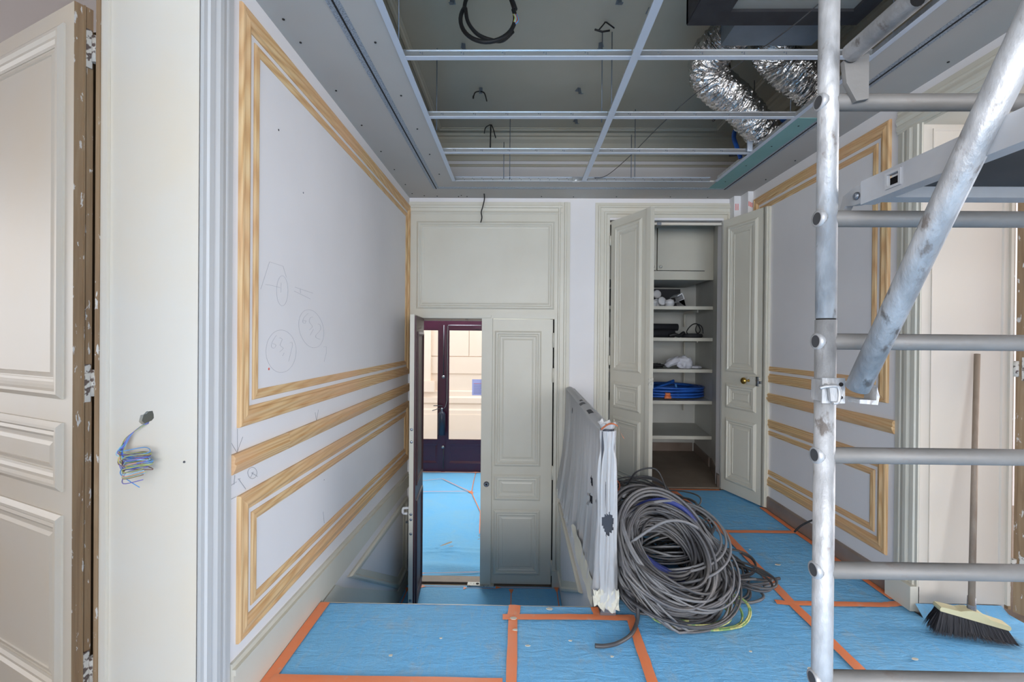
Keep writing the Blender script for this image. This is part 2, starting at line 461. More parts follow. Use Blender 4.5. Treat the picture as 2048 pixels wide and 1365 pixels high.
add('floor', MB().box(-7.5, 8.5, -5.3, 2.37, -0.25, -0.012).box(0.42, 8.5, 2.37, 4.34, -0.25, -0.012).box(-7.5, -1.39, 2.37, 4.0, -0.25, -0.012),
    'parquet', label='upper floor under the blue felt, reaching into both side rooms', cat='floor', kind='structure')
add('floor', MB().box(XL, 0.42, 2.40, 4.5, -1.15, ZL-0.004), 'parquet', label='lower landing floor at the foot of the stairs', cat='floor', kind='structure')
add('floor', MB().box(-2.3, 0.6, 4.5, 8.1, -1.15, ZL-0.004), 'parquet', label='floor of the entrance hall beyond the lower door', cat='floor', kind='structure')
add('floor', MB().box(0.7, 2.35, 4.34, 5.78, -0.2, 0.0), 'parquet', label='dusty brown floor inside the open closet', cat='floor', kind='structure')

add('wall_left', MB().box(-1.375, XL, 1.49, 4.34, -1.1, HU).box(-1.375, XL, 0.2, 1.49, 2.53, HU).box(-1.375, XL, -0.3, 0.2, -0.2, HU),
    'wall', label='long white left wall with new pine mouldings and pencil sketches', cat='wall', kind='structure')
WL = bpy.data.objects['wall_left']
add('wall_right', MB().box(XR, 2.534, 2.40, 4.34, -0.2, HU).box(XR, 2.534, 1.1, 2.40, 2.534, HU).box(XR, 2.534, -0.3, 1.1, -0.2, HU),
    'wall', label='white right wall with new pine mouldings behind the scaffold', cat='wall', kind='structure')
WR = bpy.data.objects['wall_right']
add('wall_back', MB().box(XL, -0.945, YB, 4.46, -1.1, HU).box(-0.945, 0.345, YB, 4.46, 1.60, HU).box(0.345, 0.835, YB, 4.46, -1.1, HU)
    .box(0.835, 1.925, YB, 4.46, 2.53, HU).box(1.925, 2.3, YB, 4.46, -0.2, HU), 'wall',
    label='white end wall with the lower door and the closet', cat='wall', kind='structure')
add('wall_rear', MB().box(-6.8, -5.3, -5.3, -5.2, -0.2, HU).box(3.9, 6.6, -5.3, -5.2, -0.2, HU).box(-5.3, 3.9, -5.3, -5.2, -0.2, 0.6).box(-5.3, 3.9, -5.3, -5.2, 2.8, HU)
    .box(-6.8, -6.7, -5.3, -0.2, -0.2, HU).box(6.5, 6.6, -5.3, -0.2, -0.2, HU).box(-6.8, -1.375, -0.32, -0.301, -0.2, HU).box(2.534, 6.6, -0.32, -0.301, -0.2, HU).box(-6.8, 6.6, -5.3, -0.301, 3.05, 3.15),
    'wall', label='walls of the wide windowed room behind the viewer', cat='wall', kind='structure')
add('wall_stairwell', MB().box(0.40, 0.50, 2.40, 4.34, -1.1, -0.012), 'wall', label='white side wall of the stairwell below the railing', cat='wall', kind='structure')
add('wall_landing_edge', MB().box(XL, 0.40, 2.372, 2.40, -1.1, -0.012), 'cream', label='riser under the edge of the upper landing', cat='wall', kind='structure')
# rooms at the sides
add('wall_left_room', MB().box(-7.6, -7.5, -0.3, 4.0, -0.2, 3.05).box(-7.6, -1.375, 4.0, 4.1, -0.2, 3.05).box(-7.6, -1.375, -0.3, -0.2, -0.2, 3.05).box(-7.6, -1.375, -0.3, 4.1, 3.05, 3.15),
    'wall', label='pale walls of the room beyond the left doorway', cat='wall', kind='structure')
add('wall_right_room', MB().box(8.5, 8.6, -0.3, 4.0, -0.2, 3.05).box(2.534, 8.6, 4.0, 4.1, -0.2, 3.05).box(2.534, 8.6, -0.3, -0.2, -0.2, 3.05).box(2.534, 8.6, -0.3, 4.1, 3.05, 3.15),
    'wall', label='pale walls of the room beyond the right doorway', cat='wall', kind='structure')
# entrance hall
add('wall_hall', MB().box(-2.4, -2.3, 4.46, 8.1, -1.1, 2.95).box(0.6, 0.7, 4.46, 8.1, -1.1, 2.95).box(-2.4, 0.7, 4.46, 8.1, 2.9, 3.0)
    .box(-2.3, XL, 4.36, 4.46, -1.1, 2.95).box(-2.3, -2.1, 7.98, 8.1, -1.1, 2.95).box(-0.50, 0.6, 7.98, 8.1, -1.1, 2.95).box(-2.1, -0.5, 7.98, 8.1, 1.66, 1.85),
    'cream', label='walls of the entrance hall behind the lower door', cat='wall', kind='structure')

# upper ceiling with its old mouldings
add('ceiling', MB().box(-1.4, 2.55, -0.3, 4.48, HU, HU+0.08), 'oldceil', label='old greyed ceiling above the open metal grid', cat='ceiling', kind='structure')
UC = bpy.data.objects['ceiling']
bead = [(0, 0), (0.0, -0.010), (0.006, -0.016), (0.022, -0.016), (0.030, -0.008), (0.045, -0.005), (0.045, 0)]
add('ceiling_moulding', MB().frame((-0.76, 1.79, 0.0, 4.15), bead, (0, 0, HU), X_, Y_, Z_), 'oldceil', UC)
corn = [(0, 0), (0, -0.215), (0.012, -0.215), (0.018, -0.19), (0.018, -0.175), (0.03, -0.17), (0.034, -0.13), (0.05, -0.12), (0.07, -0.075), (0.10, -0.05), (0.105, -0.03), (0.125, -0.028), (0.13, 0)]
add('cornice', MB().frame((XL, XR, -0.3, YB), corn, (0, 0, HU), X_, Y_, Z_), 'oldceil', UC)
add('picture_rail', MB().sweep((XL, YB, 3.03), (XR, YB, 3.03), [(0, 0), (0, 0.012), (0.012, 0.016), (0.022, 0.01), (0.022, 0)], Z_, -Y_), 'oldceil', UC)

# dropped plasterboard border
OX0, OX1, OY1 = -0.575, 1.655, 3.865
add('ceiling', MB().box(XL, OX0, -0.3, YB, HC, HC+0.013).box(OX1, XR, -0.3, YB, HC, HC+0.013).box(OX0, OX1, OY1, YB, HC, HC+0.013).box(OX0, OX1, -0.3, 0.45, HC, HC+0.013).box(XL, XR, -0.32, -0.3, HC, HU),
    'board', label='raw grey plasterboard border framing the open grid', cat='ceiling', kind='structure')
DC = bpy.data.objects['ceiling.001']
add('moisture_board', MB().box(OX1-0.002, 1.785, 2.75, 4.03, HC-0.002, HC+0.014), 'teal', DC, label='teal moisture-resistant board strip')
def strip(x0, x1, y0, y1):
    add('bead_strip', MB().box(x0, x1, y0, y1, HC-0.0015, HC+0.002), 'bead', DC)
    cx, cy = (x0+x1)/2, (y0+y1)/2
    if x1-x0 < y1-y0: add('shadow_groove', MB().box(cx-0.004, cx+0.004, y0, y1, HC-0.003, HC), 'dark', DC)
    else: add('shadow_groove', MB().box(x0, x1, cy-0.004, cy+0.004, HC-0.003, HC), 'bead', DC)
strip(-0.778, -0.722, -0.2, 4.06); strip(1.780, 1.830, -0.2, 4.06); strip(-0.722, 1.780, 4.01, 4.06)
scr = [(-1.0, y) for y in (1.9, 2.05, 2.45, 2.85, 3.25, 3.6, 3.95, 4.2)]+[(-0.66, y) for y in (2.05, 2.5, 2.9, 3.3, 3.7)]+[(-0.9, 4.26), (-0.78, 4.27), (-0.58, 4.28), (-0.55, 4.25), (-0.5, 4.28), (0.2, 4.27), (0.5, 4.28), (0.9, 4.27), (1.4, 4.27), (1.75, 4.28)]+[(2.03, y) for y in (1.6, 2.2, 2.6, 2.95, 3.4, 3.8)]+[(1.72, y) for y in (2.85, 3.15, 3.5, 3.85)]
for x, y in scr: add('screw', MB().lathe((x, y, HC-0.004), Z_, [(0, 0.003), (0.001, 0.0055), (0.004, 0.0055)], 8), 'dark', DC)

# rear window row, unseen behind the viewer and widened for the light
w = empty('window_1', (-0.7, -5.25, 0.6), 'row of tall windows in the wall behind the viewer', 'window', kind='structure')
wf = MB().box(-5.3, 3.9, -5.3, -5.2, 0.6, 0.66).box(-5.3, 3.9, -5.3, -5.2, 2.74, 2.8)
for k in range(8): wf.box(-5.3+9.12*k/7, -5.22+9.12*k/7, -5.3, -5.2, 0.66, 2.74)
add('window_frame', wf, 'cream', w)

# street outside
add('street', MB().box(-30, 30, 8.1, 11.0, -1.3, -1.10), 'street', label='street paving outside the entrance', cat='street', kind='structure')
fc = empty('wall_street_facade', (-2, 11.0, -1.1), 'sunlit pale limestone facade across the street', 'facade', kind='structure')
add('masonry', MB().box(-14, 9, 11.02, 11.3, -1.1, 11), 'stone', fc)
zc = [-1.1, -0.55, 0.05]
for zz0, zz1 in ((0.54, 0.95), (0.96, 1.6), (1.61, 2.25), (2.26, 2.9)):
    for k in range(9):
        x0 = -6.2+k*1.0+(0.0 if 0.9 < zz0 < 1.2 or zz0 > 2 else 0.5)
        add('stone_block', MB().box(x0, x0+0.988, 10.985, 11.03, zz0, zz1-0.008), 'stone', fc)
add('plinth', MB().box(-14, 9, 10.93, 11.03, -1.1, -0.45), 'stone', fc)
add('string_course', MB().sweep((-14, 11.03, -0.45), (9, 11.03, -0.45), [(0, 0), (0, 0.09), (0.1, 0.09), (0.14, 0.06), (0.24, 0.06), (0.28, 0.10), (0.40, 0.10), (0.44, 0.05), (0.55, 0.05), (0.58, 0.0)], Z_, -Y_), 'stone', fc)
add('pilaster', MB().box(-2.95, -2.12, 10.90, 11.03, 0.20, 11).box(-3.05, -2.02, 10.86, 11.03, 0.10, 0.36), 'stone', fc)

# closet recess: splayed side walls, back, ceiling
def slab(mb, pts, z0, z1):
    mb.prism(pts, (0, 0, z0), X_, Y_, Z_, z1-z0); return mb
m = MB()
slab(m, [(1.915, 4.34), (2.105, 4.98), (2.22, 5.76), (2.35, 5.76), (2.35, 4.34)], 0, 2.75)
slab(m, [(0.845, 4.34), (0.74, 5.76), (0.6, 5.76), (0.6, 4.34)], 0, 2.75)
m.box(0.6, 2.35, 5.76, 5.86, 0, 2.75); m.box(0.6, 2.35, 4.34, 5.86, 2.70, 2.80)
add('wall_closet', m, 'closet', label='greyish inner walls of the closet', cat='wall', kind='structure')
m = MB()
slab(m, [(1.90, 4.36), (2.090, 4.98), (2.105, 4.98), (1.915, 4.34)], 0.001, 0.115)
slab(m, [(2.10, 5.05), (2.205, 5.745), (2.22, 5.76), (2.115, 5.05)], 0.001, 0.105)
m.box(0.75, 2.19, 5.745, 5.76, 0.001, 0.105)
add('baseboard_closet', m, 'plinth', label='brown skirting round the foot of the closet walls', cat='baseboard', kind='structure')

# ---------------------------------------------------------------- stairs
st = empty('stairs', (-0.33, 2.40, ZL), 'short flight of felt-covered steps down to the lower door', 'stairs', kind='structure')
for i in range(4):
    add('step', MB().box(XL, 0.40, 2.40+0.27*i, 2.40+0.27*(i+1), ZL, -0.191*(i+1)), 'sheet2', st)

# ---------------------------------------------------------------- pine mouldings and rails
OUT = [(0, 0), (0, 0.010), (0.005, 0.015), (0.014, 0.016), (0.018, 0.011), (0.024, 0.012), (0.044, 0.017), (0.056, 0.012), (0.060, 0.005), (0.072, 0.004), (0.072, 0)]
INN = [(0, 0), (0, 0.004), (0.004, 0.008), (0.012, 0.009), (0.016, 0.006), (0.026, 0.008), (0.033, 0.004), (0.038, 0.003), (0.038, 0)]
RAIL = [(0, 0), (0, 0.010), (0.006, 0.014), (0.022, 0.022), (0.036, 0.026), (0.042, 0.018), (0.062, 0.022), (0.074, 0.014), (0.074, 0)]
def pine_frame(n, rect, prof, O, A, N, label):
    t = empty('trim_%d' % n, Vector(O)+Vector(A)*rect[0]+Z_*rect[2], label, 'moulding', kind='structure')
    for s in range(4):
        add('moulding_length', MB().frame(rect, prof, O, A, Z_, N, (s,)), 'pineY' if s % 2 == 0 else 'pineZ', t)
    return t
OL, OR = (XL, 0, 0), (XR, 0, 0)
pine_frame(1, (1.688, 4.322, 1.055, 2.652), OUT, OL, Y_, X_, 'wide outer pine frame of the tall upper panel, left wall')
pine_frame(2, (1.783, 4.228, 1.148, 2.558), INN, OL, Y_, X_, 'thin inner pine frame of the tall upper panel, left wall')
pine_frame(3, (1.690, 4.318, 0.240, 0.797), OUT, OL, Y_, X_, 'wide outer pine frame of the low panel, left wall')
pine_frame(4, (1.780, 4.226, 0.334, 0.704), INN, OL, Y_, X_, 'thin inner pine frame of the low panel, left wall')
pine_frame(5, (2.590, 4.075, 1.053, 2.650), OUT, OR, Y_, -X_, 'wide outer pine frame of the tall upper panel, right wall')
pine_frame(6, (2.684, 3.985, 1.147, 2.556), INN, OR, Y_, -X_, 'thin inner pine frame of the tall upper panel, right wall')
pine_frame(7, (2.588, 4.10, 0.196, 0.745), OUT, OR, Y_, -X_, 'wide outer pine frame of the low panel, right wall')
pine_frame(8, (2.680, 4.01, 0.288, 0.652), INN, OR, Y_, -X_, 'thin inner pine frame of the low panel, right wall')
t = empty('trim_9', (XL, 1.65, 0.889), 'pine chair rail running along the left wall, pieced near its front', 'moulding', kind='structure')
add('rail_length', MB().sweep((XL, 1.648, 0.889), (XL, 2.045, 0.889), RAIL, Z_, X_), 'pineY', t)
add('rail_length', MB().sweep((XL, 2.046, 0.889), (XL, 4.325, 0.889), RAIL, Z_, X_), 'pineY', t)
t = empty('trim_10', (XR, 2.54, 0.889), 'pine chair rail along the right wall behind the scaffold', 'moulding', kind='structure')
add('rail_length', MB().sweep((XR, 2.540, 0.889), (XR, 4.25, 0.889), RAIL, Z_, -X_), 'pineY', t)

# painted architraves of the two side doorways
ARC = [(0, 0), (0, 0.006), (0.030, 0.009), (0.034, 0.013), (0.042, 0.013), (0.046, 0.010), (0.055, 0.012), (0.075, 0.020), (0.095, 0.021), (0.108, 0.016), (0.114, 0.014), (0.120, 0.018), (0.142, 0.018), (0.148, 0.012), (0.165, 0.012), (0.165, 0)]
t = empty('trim_11', (XL, 1.48, 0), 'white moulded door surround at the near end of the left wall', 'door surround', kind='structure')
add('upright', MB().frame((0.032, 1.648, -0.20, 2.70), ARC, OL, Y_, Z_, X_, (1,)), 'cool', t)
add('head', MB().frame((0.032, 1.648, -0.20, 2.70), ARC, OL, Y_, Z_, X_, (2,)), 'cool', t)
t = empty('trim_12', (XR, 2.384, 0), 'white moulded door surround with plinth on the right wall', 'door surround', kind='structure')
ARC2 = [(d*0.94, h) for d, h in ARC]
ARC2r = [(0.155-d, h) for d, h in ARC2][::-1]
add('upright', MB().sweep((XR, 2.540, 0.13), (XR, 2.540, 2.535), [(-d, h) for d, h in ARC2], Y_, -X_), 'cream', t)
add('head', MB().sweep((XR, 0.95, 2.689), (XR, 2.540, 2.689), [(-d, h) for d, h in ARC2], Z_, -X_), 'cream', t)
add('plinth_block', MB().box(XR-0.045, XR, 2.384, 2.548, 0.002, 0.13), 'cream', t)
# jamb linings
t = empty('trim_13', (-1.22, 1.476, 0), 'broad ivory jamb board of the left doorway with a cable hole', 'door jamb', kind='structure')
# board with a ragged hole for the cable
hc = Vector((-1.222, 1.476, 1.128)); hole = []
NH = 16
for k in range(NH):
    a = 2*math.pi*k/NH
    rr = 0.026*(1+0.30*math.sin(2*a+0.6)+0.16*RND.uniform(-1, 1))
    hole.append((hc.x+rr*0.85*math.cos(a), hc.z+rr*math.sin(a)))
m = MB(); b = len(m.v)
sq = []
for k in range(NH):
    a = 2*math.pi*k/NH; c, s = math.cos(a), math.sin(a); q = 0.06/max(abs(c), abs(s))
    sq.append((hc.x+q*c, hc.z+q*s))
for (x, z) in hole: m.v.append((x, 1.476, z))
for (x, z) in sq: m.v.append((x, 1.476, z))
for (x, z) in hole: m.v.append((x, 1.489, z))
for k in range(NH):
    k2 = (k+1) % NH
    m.quad(k, k2, NH+k2, NH+k); m.quad(k, k2, 2*NH+k2, 2*NH+k)
x0, x1 = -1.379, XL+0.002
def pq(*p):
    i = len(m.v); m.v += p; m.quad(i, i+1, i+2, i+3)
qz0, qz1, qx0, qx1 = hc.z-0.06, hc.z+0.06, hc.x-0.06, hc.x+0.06
yj = 1.476
pq((x0, yj, 0), (x1, yj, 0), (x1, yj, qz0), (x0, yj, qz0)); pq((x0, yj, qz1), (x1, yj, qz1), (x1, yj, 2.53), (x0, yj, 2.53))
pq((x0, yj, qz0), (qx0, yj, qz0), (qx0, yj, qz1), (x0, yj, qz1)); pq((qx1, yj, qz0), (x1, yj, qz0), (x1, yj, qz1), (qx1, yj, qz1))
add('jamb_board', m, 'creamold', t)
add('jamb_lip', MB().box(-1.362, -1.346, 1.464, 1.4755, 0, 2.53), 'creamold', t)
add('rebate_edge', MB().box(-1.3925, -1.3795, 1.472, 1.535, 0, 2.53), 'stripped', t, label='stripped bare wood edge of the jamb')
add('rebate_stop', MB().box(-1.535, -1.3755, 1.605, 1.62, 0, 2.48), mat('shaded stop wood', (0.33, 0.28, 0.20), 0.8), t)  # dark board added behind the hinge gap, shade put into its colour
add('screw_plug', MB().lathe((-1.095, 1.4765, 0.985), -Y_, [(0, 0.004), (0.003, 0.0035)], 10), 'steel', t)
t = empty('trim_14', (2.3, 2.384, 0), 'cream panelled jamb of the right doorway behind the broom', 'door jamb', kind='structure')
add('jamb_board', MB().box(2.079, 2.534, 2.384, 2.3995, 0.045, 2.534), 'jambwarm', t)
add('jamb_border', MB().frame((2.125, 2.497, 0.20, 2.50), [(0, 0), (0, 0.006), (0.008, 0.006), (0.014, 0.0), ], (0, 2.384, 0), X_, Z_, -Y_), 'jambwarm', t)
add('jamb_lip', MB().box(2.520, 2.536, 2.372, 2.384, 0.045, 2.534), 'creamold', t)
add('rebate_edge', MB().box(2.5365, 2.552, 2.384, 2.44, 0.02, 2.534), 'stripped', t, label='stripped bare wood edge of the jamb')
add('head_board', MB().box(2.079, 2.534, 1.1, 2.384, 2.522, 2.5335), 'cream', t)

# skirting boards
m = MB()
def skirt(ya, yb, za0, za1, zb0, zb1, d, x=XL):
    b = len(m.v)
    for y, z0, z1 in ((ya, za0, za1), (yb, zb0, zb1)):
        for dd, z in ((0, z0), (d, z0), (d, z1), (0, z1)): m.v.append((x+dd, y, z))
    for q in ((0, 1, 5, 4), (1, 2, 6, 5), (2, 3, 7, 6), (3, 0, 4, 7), (0, 3, 2, 1), (4, 5, 6, 7)): m.quad(*[b+i for i in q])
skirt(1.65, 2.40, 0.0, 0.150, 0.0, 0.128, 0.018); skirt(1.65, 2.40, 0.150, 0.172, 0.128, 0.150, 0.026); skirt(1.65, 2.40, 0.172, 0.192, 0.150, 0.170, 0.012)
skirt(2.40, 4.325, -0.012, 0.128, -0.02, 0.074, 0.018); skirt(2.40, 4.325, 0.128, 0.150, 0.074, 0.096, 0.026); skirt(2.40, 4.325, 0.150, 0.170, 0.096, 0.115, 0.012)
bl = add('baseboard_left', m, 'cream', label='cream moulded skirting along the left wall and stairwell', cat='baseboard', kind='structure')
m = MB()
b = 0
m.prism([(2.42, -0.03), (2.42, -0.10), (2.55, -0.20), (3.92, -0.955), (4.32, -0.955), (4.32, -0.84), (3.98, -0.84), (2.72, -0.11), (2.60, -0.03)], (XL, 0, 0), Y_, Z_, X_, 0.014)
add('stair_string', m, 'cream', bl)
# five-sided moulded panel on the stairwell wall
def poly_mould(poly, prof, O, A, N):
    mm = MB(); n = len(poly)
    c = (sum(p[0] for p in poly)/n, sum(p[1] for p in poly)/n)
    P = [Vector(p) for p in poly]
    def inset(d):
        out = []
        for i in range(n):
            p0, p1, p2 = P[i-1], P[i], P[(i+1) % n]
            e1 = (p1-p0).normalized(); e2 = (p2-p1).normalized()
            n1 = Vector((-e1.y, e1.x)); n2 = Vector((-e2.y, e2.x))
            bis = n1+n2; bis = bis/max(bis.length, 1e-6)
            out.append(p1+bis*(d/max(bis.dot(n1), 0.35)))
        return out
    area2 = sum(P[i].x*P[(i+1) % n].y-P[(i+1) % n].x*P[i].y for i in range(n))
    sg = 1 if area2 > 0 else -1
    rows = []
    for d, h in prof:
        rows.append([Vector(O)+Vector(A)*q.x+Z_*q.y+Vector(N)*h for q in inset(d*sg)])
    mm.grid(rows, closed=True, smooth=False)
    return mm
PM = [(0, 0), (0, 0.012), (0.010, 0.024), (0.026, 0.025), (0.040, 0.012), (0.060, 0.008), (0.085, 0.004), (0.088, 0.0)]
add('stair_panel_moulding', poly_mould([(2.80, -0.09), (3.96, -0.80), (4.26, -0.80), (4.26, -0.10)], PM, (XL, 0, 0), Y_, X_), 'cream', bl)
br = add('baseboard_right', MB().sweep((XR, 2.549, 0.0), (XR, 4.30, 0.0), [(0, 0), (0, 0.018), (0.095, 0.018), (0.105, 0.010), (0.105, 0)], Z_, -X_), 'plinth',
    label='brown skirting along the foot of the right wall', cat='baseboard', kind='structure')
sw = empty('trim_15', (0.40, 3.5, -0.8), 'cream panel moulding low on the stairwell wall below the railing', 'moulding', kind='structure')
add('moulding_frame', poly_mould([(2.75, -0.14), (3.95, -0.80), (4.27, -0.80), (4.27, -0.14)][::-1], PM, (0.40, 0, 0), Y_, -X_), 'cream', sw)

# ---------------------------------------------------------------- panelling over the lower door
DMO = [(0, 0), (0, 0.006), (0.010, 0.012), (0.016, 0.016), (0.026, 0.016), (0.034, 0.008), (0.046, 0.010), (0.056, 0.004), (0.066, 0.003), (0.066, 0)]
t = empty('trim_16', (-0.29, YB, 1.6), 'cream panelled overdoor above the lower double door', 'panelling', kind='structure')
add('backing', MB().box(XL+0.001, 0.475, 4.322, YB-0.0005, 1.585, 2.690), 'cream', t)
add('top_moulding', MB().sweep((XL, 4.322, 2.578), (0.40, 4.322, 2.578), [(0, 0), (0, 0.006), (0.012, 0.012), (0.030, 0.004), (0.055, 0.006), (0.062, 0.016), (0.078, 0.018), (0.084, 0.012), (0.112, 0.012), (0.112, 0)], Z_, -Y_), 'cream', t)
add('panel_moulding', MB().frame((-0.980, 0.328, 1.675, 2.508), DMO, (0, 4.322, 0), X_, Z_, -Y_), 'cream', t)
JB = [(0, 0), (0, 0.012), (0.030, 0.014), (0.036, 0.020), (0.050, 0.020), (0.056, 0.010), (0.090, 0.008), (0.096, 0.016), (0.108, 0.016), (0.112, 0.004), (0.135, 0.004), (0.135, 0)]
add('side_moulding', MB().sweep((0.475, 4.322, ZL+0.16), (0.475, 4.322, 2.690), [(-d, h) for d, h in JB], X_, -Y_), 'cream', t)
add('plinth_block', MB().box(0.330, 0.480, 4.292, 4.329, ZL+0.001, ZL+0.16), 'cream', t)
t = empty('trim_17', (1.38, YB, 0), 'cream stepped surround framing the open closet', 'door surround', kind='structure')
JC = [(0, 0), (0, 0.010), (0.024, 0.012), (0.030, 0.022), (0.044, 0.022), (0.050, 0.012), (0.082, 0.010), (0.088, 0.018), (0.104, 0.018), (0.110, 0.006), (0.138, 0.006), (0.138, 0)]
for nm_, s_ in (('head', 2), ('upright', 1), ('upright', 3)):
    add(nm_, MB().frame((0.714, 2.062, -0.14, 2.690), JC, (0, YB, 0), X_, Z_, -Y_, (s_,)), 'cream', t)
add('stop_bar', MB().box(0.853, 1.912, 4.345, 4.375, 2.490, 2.512), 'creamold', t)
add('catch', MB().box(1.30, 1.34, 4.335, 4.38, 2.485, 2.512), 'steel', t)

# ---------------------------------------------------------------- doors
def frame_of(A, B):
    A, B = Vector((A[0], A[1], 0)), Vector((B[0], B[1], 0))
    d = (B-A).normalized()
    return A, d, (B-A).length
def leaf(n, label, A, B, z0, z1, th, side, panels, body='cream', mould='cream', prof=DMO, back=None):
    """door leaf from hinge A to free edge B, visible face on `side` of A->B (+1 left, -1 right), body behind it"""
    A, d, L = frame_of(A, B)
    N = Vector((-d.y, d.x, 0))*side
    t = empty('door_%d' % n, A+Z_*z0+d*L/2, label, 'door', kind='structure')
    add('leaf', MB().obox(A+Z_*z0, d*L, -N*th, Z_*(z1-z0)), body, t)
    for (s0, s1, b0, b1) in panels:
        pm = add('panel_moulding', MB().frame((s0, s1, b0, b1), prof, A, d, Z_, N), mould, t)
        i = prof[-1][0]+0.022
        if s1-s0 > 2*i+0.05 and b1-b0 > 2*i+0.04:
            add('raised_field', MB().frame((s0+prof[-1][0]+0.006, s1-prof[-1][0]-0.006, b0+prof[-1][0]+0.006, b1-prof[-1][0]-0.006), [(0, 0), (0.014, 0.004), (0.016, 0.0)], A, d, Z_, N), mould, pm)
    return t, A, d, N, L

# closet doors
t, A, d, N, L = leaf(1, 'open left leaf of the closet double door, nearer the plastic-wrapped railing', (0.862, 4.30), (1.090, 3.815), 0.012, 2.508, 0.040, -1,
    [(0.055, 0.430, 1.110, 2.440), (0.055, 0.430, 0.765, 1.010), (0.055, 0.430, 0.115, 0.690)])
add('rebate_strip', MB().obox(A+d*(L-0.035)+N*0.0005+Z_*0.012, d*0.050, N*0.012, Z_*2.496), 'cream', t)
for zz in (2.33, 1.08+0.12, 0.30):
    h = MB().tube([A-d*0.012+N*0.002+Z_*(zz-0.045), A-d*0.012+N*0.002+Z_*(zz+0.045)], 0.009, 10)
    add('hinge', h, 'cream', t)
add('lock_keep', MB().obox(A+d*(L+0.004)-N*0.03+Z_*0.99, d*0.012, N*0.045, Z_*0.09).obox(A+d*(L+0.004)-N*0.02+Z_*1.02, d*0.025, N*0.02, Z_*0.03), 'lock', t, label='worn metal lock keep')
t, A, d, N, L = leaf(2, 'open right leaf of the closet double door with a brass knob', (1.900, 4.28), (2.046, 3.815), 0.012, 2.515, 0.040, -1,
    [(0.055, 0.405, 1.108, 2.445), (0.055, 0.400, 0.780, 1.008), (0.055, 0.405, 0.110, 0.690)])
add('rebate_strip', MB().obox(A+d*(L-0.045)-N*0.0405+Z_*0.012, d*0.062, N*0.028, Z_*2.503).obox(A+d*(L-0.030)-N*0.0125+Z_*0.012, d*0.036, N*0.0125, Z_*2.503), 'cream', t)
lk = add('rim_lock', MB().obox(A+d*0.315+N*0.0008+Z_*1.020, d*0.125, N*0.018, Z_*0.066), 'lock', t, label='worn painted rim lock')
add('bolt', MB().obox(A+d*0.43+N*0.004+Z_*1.035, d*0.028, N*0.016, Z_*0.022).obox(A+d*0.422+N*0.012+Z_*1.013, d*0.018, N*0.014, Z_*0.080), 'steel', lk)
kb = A+d*0.338+Z_*1.052
kn = add('door_knob', MB().lathe(kb+N*0.018, N, [(0, 0.013), (0.006, 0.011), (0.012, 0.007), (0.036, 0.007), (0.042, 0.016), (0.048, 0.0255), (0.056, 0.029), (0.064, 0.0265), (0.071, 0.017), (0.074, 0.004)], 20), 'brass', t, label='oval brass knob')

# lower double door
t, A, d, N, L = leaf(3, 'closed right leaf of the lower double door, panelled and cream', (0.322, 4.330), (-0.250, 4.330), ZL+0.012, 1.582, 0.045, 1,
    [(0.108, 0.552, 0.180, 1.470), (0.108, 0.552, -0.145, 0.100), (0.108, 0.552, -0.855, -0.235)])
add('meeting_strip', MB().box(-0.352, -0.2505, 4.302, 4.375, ZL+0.004, 1.588), 'cream', t)
for z0, z1 in ((1.315, 1.455), (0.985, 1.120), (0.06, 0.19), (-0.85, -0.71)):
    add('hinge', MB().tube([(0.328, 4.322, z0), (0.328, 4.322, z1)], 0.011, 10), 'cream', t)
kp = add('lock_cylinder', MB().lathe((-0.297, 4.302, 0.015), -Y_, [(0, 0.027), (0.004, 0.026), (0.008, 0.018), (0.012, 0.017)], 20), 'steel', t)
add('keyhole', MB().lathe((-0.297, 4.2895, 0.015), -Y_, [(0, 0.010), (0.002, 0.009)], 12), 'dark', kp)
t = empty('trim_18', (-0.3, 4.33, 1.59), 'cream lintel and side posts of the lower door frame', 'door frame', kind='structure')
add('door_stop', MB().box(0.300, 0.345, 4.378, 4.40, ZL, 1.586), 'dark', t)  # dark strip added behind the leaf so the gap looks shaded
add('lintel', MB().box(-1.02, 0.362, 4.300, 4.345, 1.586, 1.640), 'cream', t)
add('side_post', MB().box(0.3345, 0.362, 4.302, 4.345, ZL, 1.586), 'cream', t)
add('side_post', MB().box(-1.02, -0.952, 4.302, 4.345, ZL, 1.586), 'cream', t)
add('rebate', MB().box(-0.945, -0.36, 4.36, 4.45, 1.565, 1.60), 'parquet', t)
add('latch_block', MB().box(-0.435, -0.265, 4.282, 4.300, 1.592, 1.618), 'cream', t)
th = add('threshold', MB().box(-0.94, 0.33, 4.345, 4.455, ZL, ZL+0.014), 'parquet', t)
add('bolt_plate', MB().box(-0.47, -0.22, 4.285, 4.345, ZL+0.001, ZL+0.016), 'lock', t)
add('bolt_hole', MB().lathe((-0.375, 4.315, ZL+0.0162), Z_, [(0, 0.016), (0.001, 0.016)], 12), 'dark', t)

